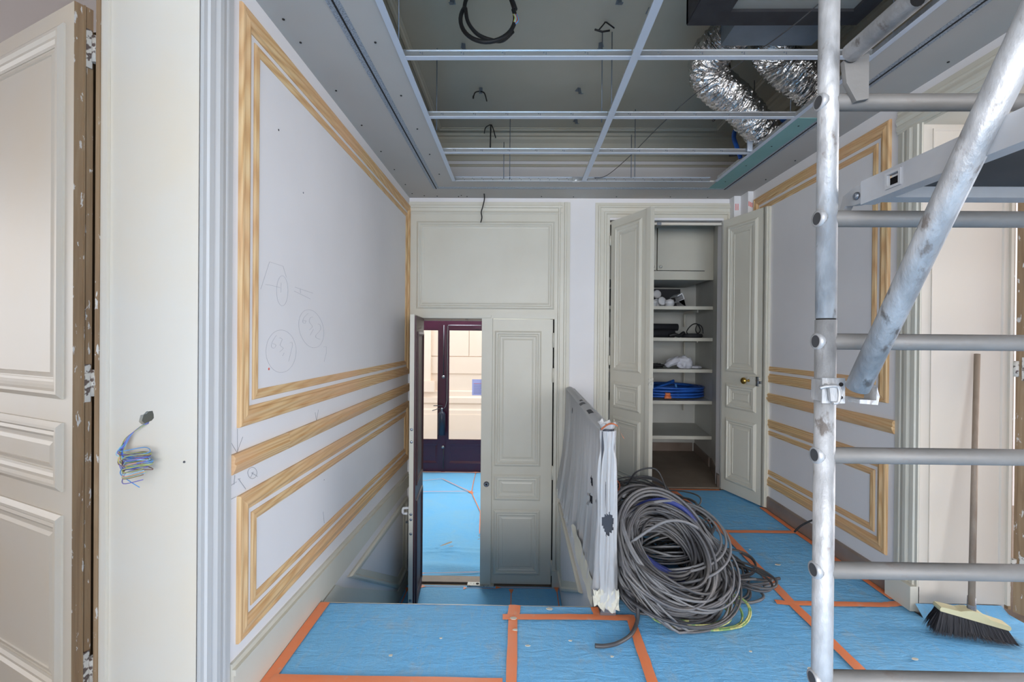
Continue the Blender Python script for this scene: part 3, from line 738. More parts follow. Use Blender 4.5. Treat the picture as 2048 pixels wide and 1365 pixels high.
# open left leaf of the lower door seen edge on: cream edge and inner face, plum outer face
A, d, L = frame_of((-0.918, 4.305), (-0.868, 3.765))
N = Vector((-d.y, d.x, 0))                     # points to +X side of the leaf
if N.x < 0: N = -N
t = empty('door_4', A+Z_*ZL, 'open left leaf of the lower door, seen edge on with a dark plum outer face', 'door', kind='structure')
add('leaf', MB().obox(A+Z_*(ZL+0.012), d*L, -N*0.036, Z_*2.535), 'cream', t)
add('outer_face', MB().obox(A+N*0.0005+Z_*(ZL+0.012), d*(L-0.002), N*0.014, Z_*2.525), 'plumedge', t, label='dark plum painted outer face')
add('outer_moulding', MB().frame((0.07, L-0.06, 0.15, 1.45), [(0, 0), (0, 0.010), (0.02, 0.014), (0.035, 0.004), (0.035, 0)], A+N*0.0145, d, Z_, N)
    .frame((0.07, L-0.06, -0.85, 0.02), [(0, 0), (0, 0.010), (0.02, 0.014), (0.035, 0.004), (0.035, 0)], A+N*0.0145, d, Z_, N), 'plumedge', t)
for zz in (0.635, 0.53, -0.072, -0.115, -0.235, -0.79, -0.91):
    add('edge_bolt', MB().lathe(A+d*L-N*0.018+Z_*zz, d, [(0, 0.012), (0.002, 0.0115), (0.003, 0.008), (0.004, 0.004)], 14), 'steel', t)
hb = A+d*(L-0.075)-N*0.0365+Z_*(-0.045)
hd = add('handle', MB().tube(catmull([hb, hb-N*0.035, hb-N*0.055+d*0.012, hb-N*0.058+d*0.01-Z_*0.03, hb-N*0.05-Z_*0.045, hb-N*0.02-Z_*0.048], 6), 0.011, 10), 'whiteplastic', t, label='white bent pull handle')
add('handle_plate', MB().obox(hb-N*0.0005-d*0.02-Z_*0.075, d*0.04, -N*0.010, Z_*0.10), 'whiteplastic', hd)
add('keyhole_cover', MB().lathe(A+d*(L-0.05)-N*0.0365+Z_*(-0.155), -N, [(0, 0.018), (0.006, 0.017), (0.010, 0.010), (0.030, 0.010)], 14), 'steel', t)

# stripped-edge door leaf in the left doorway
HA = Vector((-1.4935, 1.500, 0)); dd = Vector((-0.918, 0.395, 0)).normalized()
Bf = HA+dd*0.78
t, A, d, N, L = leaf(5, 'open ivory door leaf at the far left with a stripped bare wood edge', (HA.x, HA.y), (Bf.x, Bf.y), 0.012, 2.515, 0.0505, 1,
    [(0.055, 0.66, 1.180, 2.455), (0.055, 0.66, 0.865, 1.100), (0.055, 0.66, 0.150, 0.785)], body='creamold', mould='creamold')
add('stripped_edge', MB().obox(A+Z_*0.012-d*0.0025, d*0.002, -N*0.0505, Z_*2.503).obox(A+Z_*0.012-d*0.0075-N*0.0245, d*0.005, -N*0.004, Z_*2.503), 'stripped', t, label='hinge edge stripped to bare wood')
for zz in (2.375, 1.235, 0.25):
    h = add('hinge', MB().obox(A-d*0.0055-N*0.029+Z_*(zz-0.065), -d*0.004, -N*0.016, Z_*0.13).tube([A-d*0.020-N*0.050+Z_*(zz-0.045), A-d*0.020-N*0.050+Z_*(zz+0.045)], 0.011, 10)
        .obox(A-d*0.009-N*0.044+Z_*(zz-0.035), -d*0.035, -N*0.010, Z_*0.05), 'hinge', t, label='paint-caked butt hinge')
# door leaf in the right doorway, only its stripped edge shows
HA = Vector((2.580, 2.335, 0)); dd = Vector((0.90, 0.436, 0)).normalized()
Bf = HA+dd*0.78
t, A, d, N, L = leaf(6, 'open door leaf at the far right edge with a stripped hinge edge', (HA.x, HA.y), (Bf.x, Bf.y), 0.012, 2.515, 0.05, -1,
    [(0.09, 0.66, 1.180, 2.455), (0.09, 0.66, 0.865, 1.100), (0.09, 0.66, 0.150, 0.785)], body='creamold', mould='creamold')
add('stripped_edge', MB().obox(A+Z_*0.012-d*0.0025, d*0.0025, -N*0.05, Z_*2.503).obox(A+Z_*0.012+N*0.0005, d*0.045, N*0.003, Z_*2.503), 'stripped', t, label='hinge edge stripped to bare wood')
for zz in (2.30, 1.265, 0.25):
    add('hinge', MB().obox(A-d*0.0035-N*0.005+Z_*(zz-0.06), -d*0.004, -N*0.022, Z_*0.12).tube([A-d*0.016-N*0.045+Z_*(zz-0.04), A-d*0.016-N*0.045+Z_*(zz+0.04)], 0.011, 10), 'hinge', t, label='paint-caked butt hinge')

# plum street doors of the entrance hall
YD = 7.946
def street_leaf(n, x0, x1, label, knobside):
    t = empty('door_%d' % n, ((x0+x1)/2, YD, ZL), label, 'door', kind='structure')
    zt = 1.70
    fr = MB().box(x0, x0+0.09, YD, YD+0.05, ZL+0.01, zt).box(x1-0.09, x1, YD, YD+0.05, ZL+0.01, zt)
    fr.box(x0+0.09, x1-0.09, YD, YD+0.05, 1.535, zt).box(x0+0.09, x1-0.09, YD, YD+0.05, -0.46, -0.385).box(x0+0.09, x1-0.09, YD, YD+0.05, ZL+0.01, -0.80)
    add('frame', fr, 'purple', t)
    add('lower_panel', MB().box(x0+0.09, x1-0.09, YD+0.012, YD+0.04, -0.80, -0.46).frame((x0+0.09, x1-0.09, -0.80, -0.46), [(0, 0), (0, 0.014), (0.02, 0.010), (0.04, 0.002), (0.04, 0)], (0, YD+0.012, 0), X_, Z_, -Y_), 'purple', t)
    add('glazing_bead', MB().frame((x0+0.085, x1-0.085, -0.39, 1.54), [(0, 0), (0, 0.012), (0.012, 0.008), (0.012, 0)], (0, YD, 0), X_, Z_, -Y_), 'purple', t)
    add('pane', MB().box(x0+0.09, x1-0.09, YD+0.022, YD+0.027, -0.385, 1.535), 'glass', t)
    return t
street_leaf(7, -2.085, -1.320, 'left plum street door with a tall pane, half hidden by the open leaf', 1)
t = street_leaf(8, -1.312, -0.535, 'right plum street door with a tall pane and a taped notice', 0)
add('meeting_stile', MB().box(-1.345, -1.275, YD-0.022, YD-0.0005, ZL+0.01, 1.70), 'purple', t)
add('bolt_rod', MB().tube([(-1.30, YD-0.035, -0.88), (-1.30, YD-0.035, -0.50)], 0.008, 8).tube([(-1.31, YD-0.035, 0.75), (-1.31, YD-0.035, 1.62)], 0.008, 8), 'iron', t)
for zz in (0.72, -0.50):
    add('bolt_knob', MB().lathe((-1.305, YD-0.03, zz), -Y_, [(0, 0.010), (0.02, 0.010), (0.03, 0.026), (0.045, 0.03), (0.06, 0.02), (0.066, 0.003)], 14), 'steel', t)
add('cable_conduit', MB().tube([(-0.66, YD-0.012, 1.62), (-1.235, YD-0.012, 1.62), (-1.243, YD-0.012, 1.60), (-1.250, YD-0.012, 0.30), (-1.27, YD-0.03, 0.20), (-1.33, YD-0.05, 0.14)], 0.005, 8), 'steel', t)
add('door_closer_block', MB().box(-0.79, -0.68, YD-0.03, YD-0.001, 1.56, 1.60), 'purple', t)
fe = empty('fire_extinguisher', (-1.33, YD-0.09, -0.29), 'dark cylinder with lever head hung on the plum door stile', 'extinguisher')
add('cylinder', MB().lathe((-1.325, YD-0.09, -0.285), Z_, [(0, 0.05), (0.006, 0.063), (0.36, 0.063), (0.395, 0.045), (0.41, 0.022), (0.425, 0.02)], 20), mat('navy gloss', (0.09, 0.13, 0.22), 0.3), fe)
vh = add('valve_head', MB().lathe((-1.325, YD-0.09, 0.141), Z_, [(0, 0.020), (0.03, 0.020), (0.045, 0.012)], 12), 'steel', fe)
add('lever', MB().obox((-1.49, YD-0.10, 0.13), (0.17, 0, 0.055), (0, 0.02, 0), (0, 0, 0.012)).obox((-1.47, YD-0.10, 0.215), (0.15, 0, 0.002), (0, 0.02, 0), (0, 0, 0.012)), 'iron', vh)
nt_ = add('notice', MB().box(-0.815, -0.60, YD+0.0145, YD+0.0155, 0.395, 0.675), 'paper', label='lilac paper notice taped inside the street door pane', cat='notice')
for k in range(9):
    add('text_line', MB().box(-0.785, -0.785+RND.uniform(0.12, 0.17), YD+0.0138, YD+0.0144, 0.600-k*0.022, 0.606-k*0.022), 'redink' if k == 0 else 'ink', nt_)

# ---------------------------------------------------------------- pencil marks on the left wall
MARKS = [[(2.137,1.33),(2.133,1.307),(2.122,1.286),(2.105,1.268),(2.082,1.254),(2.056,1.244),(2.027,1.24),(1.998,1.24),(1.969,1.245),(1.943,1.255),(1.921,1.268),(1.903,1.284),(1.889,1.303),(1.882,1.322),(1.88,1.342),(1.885,1.362),(1.894,1.381),(1.91,1.397),(1.93,1.411),(1.954,1.421),(1.981,1.427),(2.01,1.428),(2.04,1.424),(2.068,1.415),(2.093,1.402),(2.113,1.384),(2.128,1.364),(2.136,1.341),(2.136,1.318)],[(2.429,1.459),(2.439,1.436),(2.441,1.413),(2.435,1.391),(2.42,1.373),(2.4,1.358),(2.373,1.348),(2.343,1.344),(2.312,1.344),(2.28,1.349),(2.249,1.359),(2.222,1.373),(2.199,1.39),(2.18,1.409),(2.168,1.429),(2.162,1.45),(2.162,1.47),(2.169,1.489),(2.181,1.505),(2.2,1.519),(2.224,1.529),(2.251,1.534),(2.282,1.535),(2.314,1.531),(2.346,1.522),(2.375,1.508),(2.401,1.491),(2.422,1.47),(2.435,1.447)],[(1.839,1.592),(1.903,1.714),(2.013,1.713),(2.043,1.667)],[(2.057,1.608),(2.056,1.592),(2.052,1.577),(2.046,1.563),(2.038,1.552),(2.028,1.543),(2.018,1.538),(2.007,1.536),(1.996,1.537),(1.986,1.542),(1.977,1.549),(1.969,1.56),(1.964,1.573),(1.961,1.587),(1.96,1.601),(1.962,1.616),(1.966,1.631),(1.972,1.643),(1.98,1.654),(1.989,1.663),(2.0,1.668),(2.011,1.67),(2.022,1.668),(2.032,1.663),(2.041,1.655),(2.049,1.644),(2.054,1.63),(2.057,1.615),(2.057,1.6)],[(1.872,1.615),(1.928,1.617),(1.99,1.614)],[(1.997,1.637),(1.996,1.594)],[(2.121,1.632),(2.309,1.622)],[(2.114,1.613),(2.282,1.59)],[(2.173,1.629),(2.177,1.609)],[(1.961,1.405),(1.931,1.379),(1.921,1.356),(1.943,1.349),(1.958,1.362),(1.931,1.369)],[(1.987,1.394),(2.01,1.387),(1.993,1.361),(2.02,1.347),(1.987,1.331)],[(2.077,1.371),(2.097,1.374),(2.103,1.358),(2.068,1.286)],[(2.258,1.517),(2.214,1.494),(2.2,1.471),(2.223,1.465),(2.234,1.478),(2.203,1.477)],[(2.309,1.5),(2.28,1.495),(2.272,1.473),(2.306,1.451),(2.269,1.433)],[(2.37,1.467),(2.396,1.461),(2.4,1.437),(2.346,1.408),(2.351,1.394),(2.397,1.386)],[(2.281,1.408),(2.317,1.439)],[(2.014,1.313),(2.027,1.326)],[(2.439,1.345),(2.475,1.346),(2.475,1.312),(2.447,1.265)],[(1.652,1.011),(1.689,0.962),(1.724,1.014)],[(1.691,1.052),(1.692,0.961)],[(1.82,0.847),(1.819,0.842),(1.817,0.838),(1.813,0.835),(1.808,0.833),(1.802,0.832),(1.795,0.832),(1.788,0.834),(1.781,0.837),(1.774,0.841),(1.769,0.846),(1.764,0.851),(1.761,0.856),(1.759,0.862),(1.758,0.867),(1.759,0.871),(1.762,0.875),(1.766,0.878),(1.771,0.88),(1.777,0.88),(1.784,0.88),(1.791,0.878),(1.798,0.875),(1.805,0.871),(1.81,0.866),(1.815,0.861),(1.818,0.855),(1.82,0.85),(1.82,0.844)],[(1.783,0.859),(1.825,0.831)],[(1.795,0.859),(1.777,0.842)],[(1.701,0.859),(1.746,0.806)],[(1.677,0.881),(1.672,0.847)],[(1.656,0.85),(1.688,0.853)],[(1.647,0.799),(1.685,0.798)],[(2.449,0.45),(2.462,0.383)],[(2.343,1.007),(2.359,0.959),(2.382,1.015)],[(1.695,0.861),(1.711,0.858)]]
for i, pts in enumerate(MARKS):
    w_ = 0.0005 if i < 18 else 0.0006
    q = [Vector((XL+0.0012, a, b)) for a, b in pts]
    q = catmull(q, 3) if len(q) > 4 else q
    add('pencil_mark', MB().tube(q, w_, 4, caps=False), 'pencil' if i < 18 else 'pencild', WL)
for (y, z, mt, r) in ((1.905, 1.262, 'redink', 0.006), (1.97, 2.30, 'dark', 0.005), (2.20, 2.10, 'pencild', 0.005), (3.6, 1.13, 'pencild', 0.003), (2.46, 0.62, 'pencild', 0.003)):
    add('nail_hole', MB().lathe((XL-0.001, y, z), X_, [(0, r), (0.002, r*0.9)], 8), mt, WL)

# ---------------------------------------------------------------- floor protection
def sheet_grid(x0, x1, y0, y1, z, nx, ny, amp=0.003, sc=3.0, extra=None):
    rows = []
    for j in range(ny+1):
        y = y0+(y1-y0)*j/ny
        r = []
        for i in range(nx+1):
            x = x0+(x1-x0)*i/nx
            h = amp*mnoise.noise(Vector((x*sc, y*sc, 0.3)))+amp*0.5*mnoise.noise(Vector((x*sc*3, y*sc*1.5, 4.3)))
            if extra: h += extra(x, y)
            r.append((x, y, z+h))
        rows.append(r)
    return rows
sh = empty('protective_sheet', (0.5, 1.0, 0), 'blue felt sheeting with orange tape covering the upper floor', 'floor covering')
m = MB()
m.grid(sheet_grid(-1.037, 2.062, 0.0, 2.376, -0.003, 62, 66))
m.grid(sheet_grid(-1.037, 2.062, -5.1, 0.0, -0.003, 30, 50))
m.grid(sheet_grid(0.50, 2.062, 2.376, 4.275, -0.003, 36, 44))
m.grid(sheet_grid(2.062, 2.54, 1.12, 2.382, -0.003, 12, 26, extra=lambda x, y: 0.046*max(0, (y-2.345)/0.037)**1.5 if x < 2.53 else 0))
m.grid(sheet_grid(-1.38, -1.037, 0.2, 1.472, -0.003, 8, 24))
add('felt', m, 'sheet', sh)
# turned-down nosing at the stair edge
rows = []
for k, (y, z) in enumerate(((2.374, -0.002), (2.381, -0.005), (2.384, -0.013), (2.385, -0.04))):
    rows.append([(-1.037+1.43*i/60, y+0.0025*mnoise.noise(Vector((i*0.9, k, 2))), z) for i in range(61)])
add('felt_nosing', MB().grid(rows), 'sheet', sh)

def tape(pts, w, parent, z=0.0, n=10, name='tape_strip', lift=0.0035):
    """flat tape along a poly-line of (x, y) points, slightly wavy edges"""
    P = [Vector((p[0], p[1], 0)) for p in pts]
    c = []
    for a, b in zip(P[:-1], P[1:]):
        for k in range(n): c.append(a.lerp(b, k/n))
    c.append(P[-1])
    ww = w if isinstance(w, (list, tuple)) else [w, w]
    L, R, seed = [], [], RND.uniform(0, 50)
    for i, p in enumerate(c):
        t = (c[min(i+1, len(c)-1)]-c[max(i-1, 0)]).normalized(); s = Vector((-t.y, t.x, 0))
        wi = ww[0]+(ww[1]-ww[0])*i/(len(c)-1)
        e1 = 0.003*mnoise.noise(Vector((i*0.8, seed, 0))); e2 = 0.003*mnoise.noise(Vector((i*0.8, seed, 9)))
        zz = z+lift+0.0015*mnoise.noise(Vector((i*0.5, seed, 5)))
        L.append(p+s*(wi/2+e1)+Z_*(zz-0.0016)); R.append(p-s*(wi/2+e2)+Z_*(zz-0.0016)); c[i] = p+Z_*zz
    return add(name, MB().grid([L, c, R]), 'tape', parent)
tape([(-1.008, 2.374), (-1.012, 0.3)], 0.052, sh)
tape([(-1.0, 1.838), (-0.055, 1.842)], 0.046, sh, lift=0.0045)
tape([(-0.010, 2.376), (-0.016, 2.285)], 0.063, sh, lift=0.005); tape([(-0.018, 2.30), (-0.022, 1.2)], 0.045, sh)
tape([(-0.070, 2.275), (0.30, 2.286), (0.58, 2.286)], 0.046, sh, lift=0.0045)
tape([(0.405, 2.372), (0.415, 2.292)], 0.045, sh)
tape([(0.572, 2.31), (0.556, 1.86), (0.54, 1.2)], 0.046, sh)
tape([(1.435, 4.27), (1.505, 3.34), (1.465, 2.45), (1.462, 1.87), (1.46, 1.0)], [0.055, 0.046], sh, lift=0.0045)
tape([(1.46, 3.345), (2.025, 3.35)], 0.048, sh)
tape([(2.040, 3.83), (2.035, 3.35), (2.042, 2.49)], 0.040, sh, lift=0.0045)
tape([(1.385, 2.452), (1.46, 2.44), (1.95, 2.440), (2.04, 2.455)], 0.044, sh)
tape([(1.16, 4.262), (1.88, 4.266)], 0.034, sh)
for (x, y, s) in ((0.17, 2.345, 0.02), (-0.015, 2.262, 0.022), (-0.005, 2.17, 0.014), (0.05, 2.06, 0.013), (0.25, 2.10, 0.010), (1.62, 2.85, 0.020), (1.55, 3.05, 0.010), (1.75, 2.02, 0.020), (2.15, 2.35, 0.016), (0.42, 2.0, 0.010), (-0.55, 1.98, 0.012), (-0.35, 2.1, 0.008), (1.25, 1.95, 0.011), (1.05, 2.05, 0.008)):
    m = MB(); n = 6
    poly = [(s*RND.uniform(0.6, 1.1)*math.cos(6.283*k/n), s*0.6*RND.uniform(0.6, 1.1)*math.sin(6.283*k/n)) for k in range(n)]
    m.prism(poly, (x, y, 0.004), X_, Y_, Vector((0.1, -0.1, 1)), 0.003)
    add('debris_flake', m, 'flake', sh)

lo = empty('protective_sheet', (-0.3, 4.1, ZL), 'blue felt with orange tape on the lower landing by the door', 'floor covering')
add('felt', MB().grid(sheet_grid(XL+0.005, 0.398, 3.40, 4.30, ZL+0.002, 24, 16)), 'sheet2', lo)
tape([(-0.90, 4.272), (-0.50, 4.272)], 0.05, lo, ZL+0.004); tape([(-0.50, 4.255), (-0.20, 4.255)], 0.055, lo, ZL+0.005); tape([(-0.20, 4.275), (0.36, 4.275)], 0.045, lo, ZL+0.004)
tape([(-0.052, 4.25), (-0.052, 3.5)], 0.048, lo, ZL+0.004); tape([(0.372, 4.29), (0.372, 3.5)], 0.05, lo, ZL+0.004); tape([(-1.02, 4.25), (-1.02, 3.5)], 0.05, lo, ZL+0.004)

def fold(x, y):
    h = 0.0
    for (cx, cy, a0, a1, n, amp, R) in ((-0.62, 5.35, -0.6, 1.7, 13, 0.014, 1.1), (-1.05, 4.95, -0.5, 1.2, 8, 0.010, 0.45)):
        dx, dy = x-cx, y-cy; r = math.hypot(dx, dy); a = math.atan2(dy, dx)
        if a0 < a < a1 and r < R:
            e = math.sin(math.pi*(a-a0)/(a1-a0))*math.sin(math.pi*min(1, r/R))
            h += amp*e*math.sin((a-a0)*n*3.0+2*mnoise.noise(Vector((x*2, y*2, 0))))
    for (yy, amp, w) in ((4.62, 0.03, 0.10), (4.95, 0.010, 0.04), (5.05, 0.008, 0.03), (6.8, 0.016, 0.09)):
        y2 = yy+0.05*mnoise.noise(Vector((x*2.0, yy, 0)))
        h += amp*math.exp(-((y-y2)/w)**2)
    return h
ha = empty('protective_sheet', (-0.8, 6.2, ZL), 'rumpled blue felt on the entrance hall floor beyond the door', 'floor covering')
add('felt', MB().grid(sheet_grid(-2.25, 0.55, 4.47, 7.93, ZL+0.004, 130, 170, 0.008, 2.0, fold)), 'sheet2', ha)
tape([(-0.95, 4.475), (-0.36, 4.52)], [0.02, 0.07], ha, ZL+0.014, lift=0.012)
tape([(-0.73, 7.90), (-0.72, 7.45), (-0.70, 6.86)], 0.09, ha, ZL+0.012, lift=0.012); tape([(-0.70, 6.86), (-0.50, 6.1), (-0.45, 5.4)], 0.07, ha, ZL+0.012, lift=0.012)
tape([(-0.70, 6.86), (-1.25, 7.50), (-1.6, 7.36)], 0.08, ha, ZL+0.012, lift=0.013); tape([(-1.9, 6.78), (-0.70, 6.86)], 0.05, ha, ZL+0.026, lift=0.014)
tape([(-2.0, 7.87), (-0.6, 7.88)], 0.07, ha, ZL+0.010, lift=0.012)

# ---------------------------------------------------------------- metal ceiling grid
g = empty('ceiling_grid', (0.54, 2.2, HC), 'galvanised metal ceiling grid hanging open without its boards', 'ceiling grid')
def cross_bar(y, x0, x1, name='cross_bar'):
    o = add(name, MB().box(x0, x1, y-0.0005, y+0.0015, HC+0.001, HC+0.026).box(x0, x1, y-0.006, y+0.0015, HC+0.026, HC+0.028), 'galv', g)
    add('bottom_flange', MB().box(x0, x1, y+0.0015, y+0.030, HC-0.001, HC+0.001), 'galvflat', o)
    x = x0+0.10
    while x < x1-0.05:
        add('slot', MB().box(x, x+0.0035, y-0.0016, y-0.0004, HC+0.006, HC+0.018).box(x-0.012, x-0.006, y-0.0016, y-0.0004, HC+0.012, HC+0.018), 'bracket', o)
        x += 0.195
    return o
for y in (1.62, 2.152, 2.735, 3.262):
    cross_bar(y, OX0+0.005, 0.518); cross_bar(y, 0.552, OX1-0.02)
bk = add('perimeter_channel', MB().box(OX0+0.02, OX1-0.06, 3.858, 3.8595, HC+0.001, HC+0.034), 'galv', g)
add('channel_lip', MB().box(OX0+0.02, OX1-0.06, 3.846, 3.858, HC+0.032, HC+0.034).box(OX0+0.02, OX1-0.06, 3.846, 3.8585, HC-0.003, HC-0.001), 'galvflat', bk)
for k in range(26):
    x = OX0+0.10+k*0.080
    add('slot', MB().box(x, x+0.004, 3.8565, 3.858, HC+0.006, HC+0.016).box(x-0.014, x-0.008, 3.8565, 3.858, HC+0.020, HC+0.026), 'bracket', bk)
rc = add('side_channel', MB().box(OX1-0.0015, OX1, 0.5, 3.85, HC+0.001, HC+0.042), 'galv', g)
add('channel_face', MB().box(OX1-0.028, OX1-0.0015, 0.5, 3.85, HC-0.003, HC-0.001), 'galvflat', rc)
lc = add('side_channel', MB().box(OX0, OX0+0.0015, 0.5, 3.85, HC+0.001, HC+0.042), 'galv', g)
add('channel_face', MB().box(OX0-0.004, OX0+0.026, 0.5, 3.86, HC-0.003, HC-0.001), 'galvflat', lc)
mr = add('main_runner', MB().box(0.520, 0.550, 0.5, 3.846, HC+0.000, HC+0.020), 'galv', g)
add('runner_face', MB().box(0.516, 0.554, 0.5, 3.846, HC-0.005, HC-0.003), 'galvflat', mr)
add('joint_clip', MB().box(0.44, 0.50, 3.845, 3.86, HC-0.006, HC+0.03).lathe((0.47, 3.84, HC+0.012), -Y_, [(0, 0.010), (0.012, 0.009)], 8), 'galv', g)
add('angle_clip', MB().obox((1.60, 3.235, HC+0.0), (0.034, 0, 0), (0, 0.012, 0), (0.0, 0, 0.10)).lathe((1.612, 3.232, HC+0.015), -Y_, [(0, 0.005), (0.004, 0.004)], 8), 'galvflat', g)
for (x, y, z1) in ((-0.555, 2.05, HU), (-0.545, 2.94, HU-0.03), (0.50, 2.83, HU), (0.56, 2.83, HU), (-0.14, 3.83, HU-0.25), (-0.09, 3.85, HU), (0.92, 3.80, HU-0.20), (0.945, 3.78, HU), (1.66, 3.27, HU-0.05), (1.67, 2.85, HU), (1.69, 2.1, HU-0.05)):
    add('hanger_rod', MB().tube([(x, y, HC+0.01), (x, y, z1)], 0.0032, 6), 'bracket', g)

# hanger brackets left on the old ceiling, with cable ties
for i, (x, y, rz, dz, lab) in enumerate(((-0.385, 2.93, 0.25, 0.055, 'bent steel hanger on the old ceiling, beyond the cable loop at left'), (0.495, 2.93, -0.35, 0.055, 'bent steel hanger on the old ceiling left of the runner'),
        (-0.317, 3.45, 0.05, 0.055, 'bent steel hanger with a cable tie, left half of the grid'), (0.428, 3.45, 0.3, 0.055, 'bent steel hanger in the right of the second grid bay'),
        (0.465, 3.94, 0.2, 0.05, 'bent steel hanger close to the cornice'), (0.53, 2.545, 0.0, 0.05, 'bent steel hanger at the top edge near the runner'), (0.725, 2.62, 0.1, 0.05, 'slotted steel hanger right of the runner'), (-0.40, 2.54, 0.0, 0.05, 'bent steel hanger inside the cable loop'))):
    c, s = math.cos(rz), math.sin(rz)
    o = MB().obox((x, y, HU-0.003), (0.024*c, 0.024*s, 0), (-0.05*s, 0.05*c, 0), (0, 0, 0.003))
    o.obox((x, y, HU-0.003), (0.024*c, 0.024*s, 0), (0.02*s, -0.02*c, -dz), (-0.003*s, 0.003*c, 0))
    o.obox((x+0.02*s, y-0.02*c, HU-0.003-dz), (0.024*c, 0.024*s, 0), (0.03*s, -0.03*c, -0.012), (0, 0, 0.003))
    add('hanger_bracket', o, 'bracket', label=lab, cat='bracket', group='steel hangers on the old ceiling')
ties = [([(0.50, 2.74, HU), (0.485, 2.72, HU-0.03), (0.455, 2.70, HU-0.075)], [(0.505, 2.74, HU), (0.535, 2.73, HU-0.03), (0.55, 2.72, HU-0.05)], [(0.43, 2.69, HU-0.078), (0.475, 2.70, HU-0.085), (0.52, 2.70, HU-0.078)], 'black cable tie and anchor hanging left of the runner'),
        ([(-0.315, 3.43, HU-0.04), (-0.345, 3.42, HU-0.055), (-0.355, 3.40, HU-0.10)], [(-0.305, 3.43, HU-0.04), (-0.275, 3.42, HU-0.06), (-0.255, 3.40, HU-0.13)], [(-0.357, 3.40, HU-0.11), (-0.355, 3.40, HU-0.09)], 'black cable tie dangling from the left bracket'),
        ([(-0.27, 4.03, HU-0.01), (-0.31, 4.02, HU-0.04), (-0.32, 4.0, HU-0.10)], [(-0.26, 4.03, HU-0.01), (-0.24, 4.02, HU-0.06), (-0.22, 4.0, HU-0.14)], [(-0.265, 4.03, HU-0.01), (-0.267, 4.01, HU-0.22)], 'black cable ties dangling before the cornice')]
for a, b, c, lab in ties:
    add('cable_tie', MB().tube(catmull(a, 5), 0.0045, 6).tube(catmull(b, 5), 0.0045, 6).tube(c, 0.006, 6), 'black', label=lab, cat='cable tie', group='cable ties on the old ceiling')

# cable loop hanging from the old ceiling
cl = empty('cable_loop', (-0.17, 2.45, 2.95), 'loop of black cable dangling from the old ceiling at the top', 'cable')
def arc(cx, cy, cz, rx, rz, a0, a1, n=18, tilt=0.0):
    return [(cx+rx*math.cos(a0+(a1-a0)*k/n), cy+tilt*math.sin(a0+(a1-a0)*k/n), cz+rz*math.sin(a0+(a1-a0)*k/n)) for k in range(n+1)]
add('outer_turn', MB().tube(arc(-0.18, 2.42, 3.10, 0.145, 0.165, math.pi*0.85, math.pi*2.12, 24, 0.06), 0.011, 10), 'black', cl)
add('inner_turn', MB().tube(catmull([(-0.30, 2.43, 3.16), (-0.285, 2.42, 3.08), (-0.235, 2.41, 3.01), (-0.165, 2.40, 2.972), (-0.10, 2.41, 2.975), (-0.045, 2.42, 3.03)], 6), 0.010, 10), 'black', cl)
add('riser', MB().tube(catmull([(-0.036, 2.44, 3.16), (-0.055, 2.45, 3.22), (-0.085, 2.47, HU)], 6), 0.014, 10).tube(catmull([(-0.31, 2.45, 3.17), (-0.30, 2.47, 3.24), (-0.26, 2.5, HU)], 6), 0.011, 10), 'black', cl)
for k, wm in enumerate(('wyellow', 'wlight', 'orangewire', 'wblue')):
    add('bare_core', MB().tube(catmull([(-0.045+0.006*k, 2.405, 3.11), (-0.035+0.006*k, 2.395, 3.085-0.005*k), (-0.045+0.004*k, 2.40, 3.055)], 5), 0.003, 6), wm, cl)
add('hanging_cable', MB().tube(catmull([(-0.334, 4.20, HC+0.01), (-0.330, 4.20, HC-0.05), (-0.345, 4.20, HC-0.12), (-0.358, 4.20, HC-0.17), (-0.352, 4.20, HC-0.22), (-0.362, 4.20, HC-0.265)], 5), 0.0055, 8), 'black', label='short black cable hanging over the panelled overdoor', cat='cable')
add('loose_wire', MB().tube(catmull([(0.62, 3.83, HC+0.02), (0.72, 3.80, HC+0.03), (0.85, 3.6, HC+0.10), (0.95, 3.2, HC+0.14), (1.05, 2.8, HC+0.16), (1.15, 2.4, HC+0.12), (1.22, 2.05, HC+0.08), (1.3, 1.7, HC+0.1)], 6), 0.003, 6), 'cabled', label='thin dark wire slanting across the open grid', cat='wire')
add('wall_cable', MB().tube(catmull([(XR+0.002, 3.02, 0.215), (XR-0.05, 3.05, 0.215), (XR-0.10, 3.09, 0.19), (XR-0.15, 3.13, 0.135), (XR-0.18, 3.15, 0.085)], 5), 0.006, 8), 'black', label='short black cable end sticking out of the right wall', cat='cable')

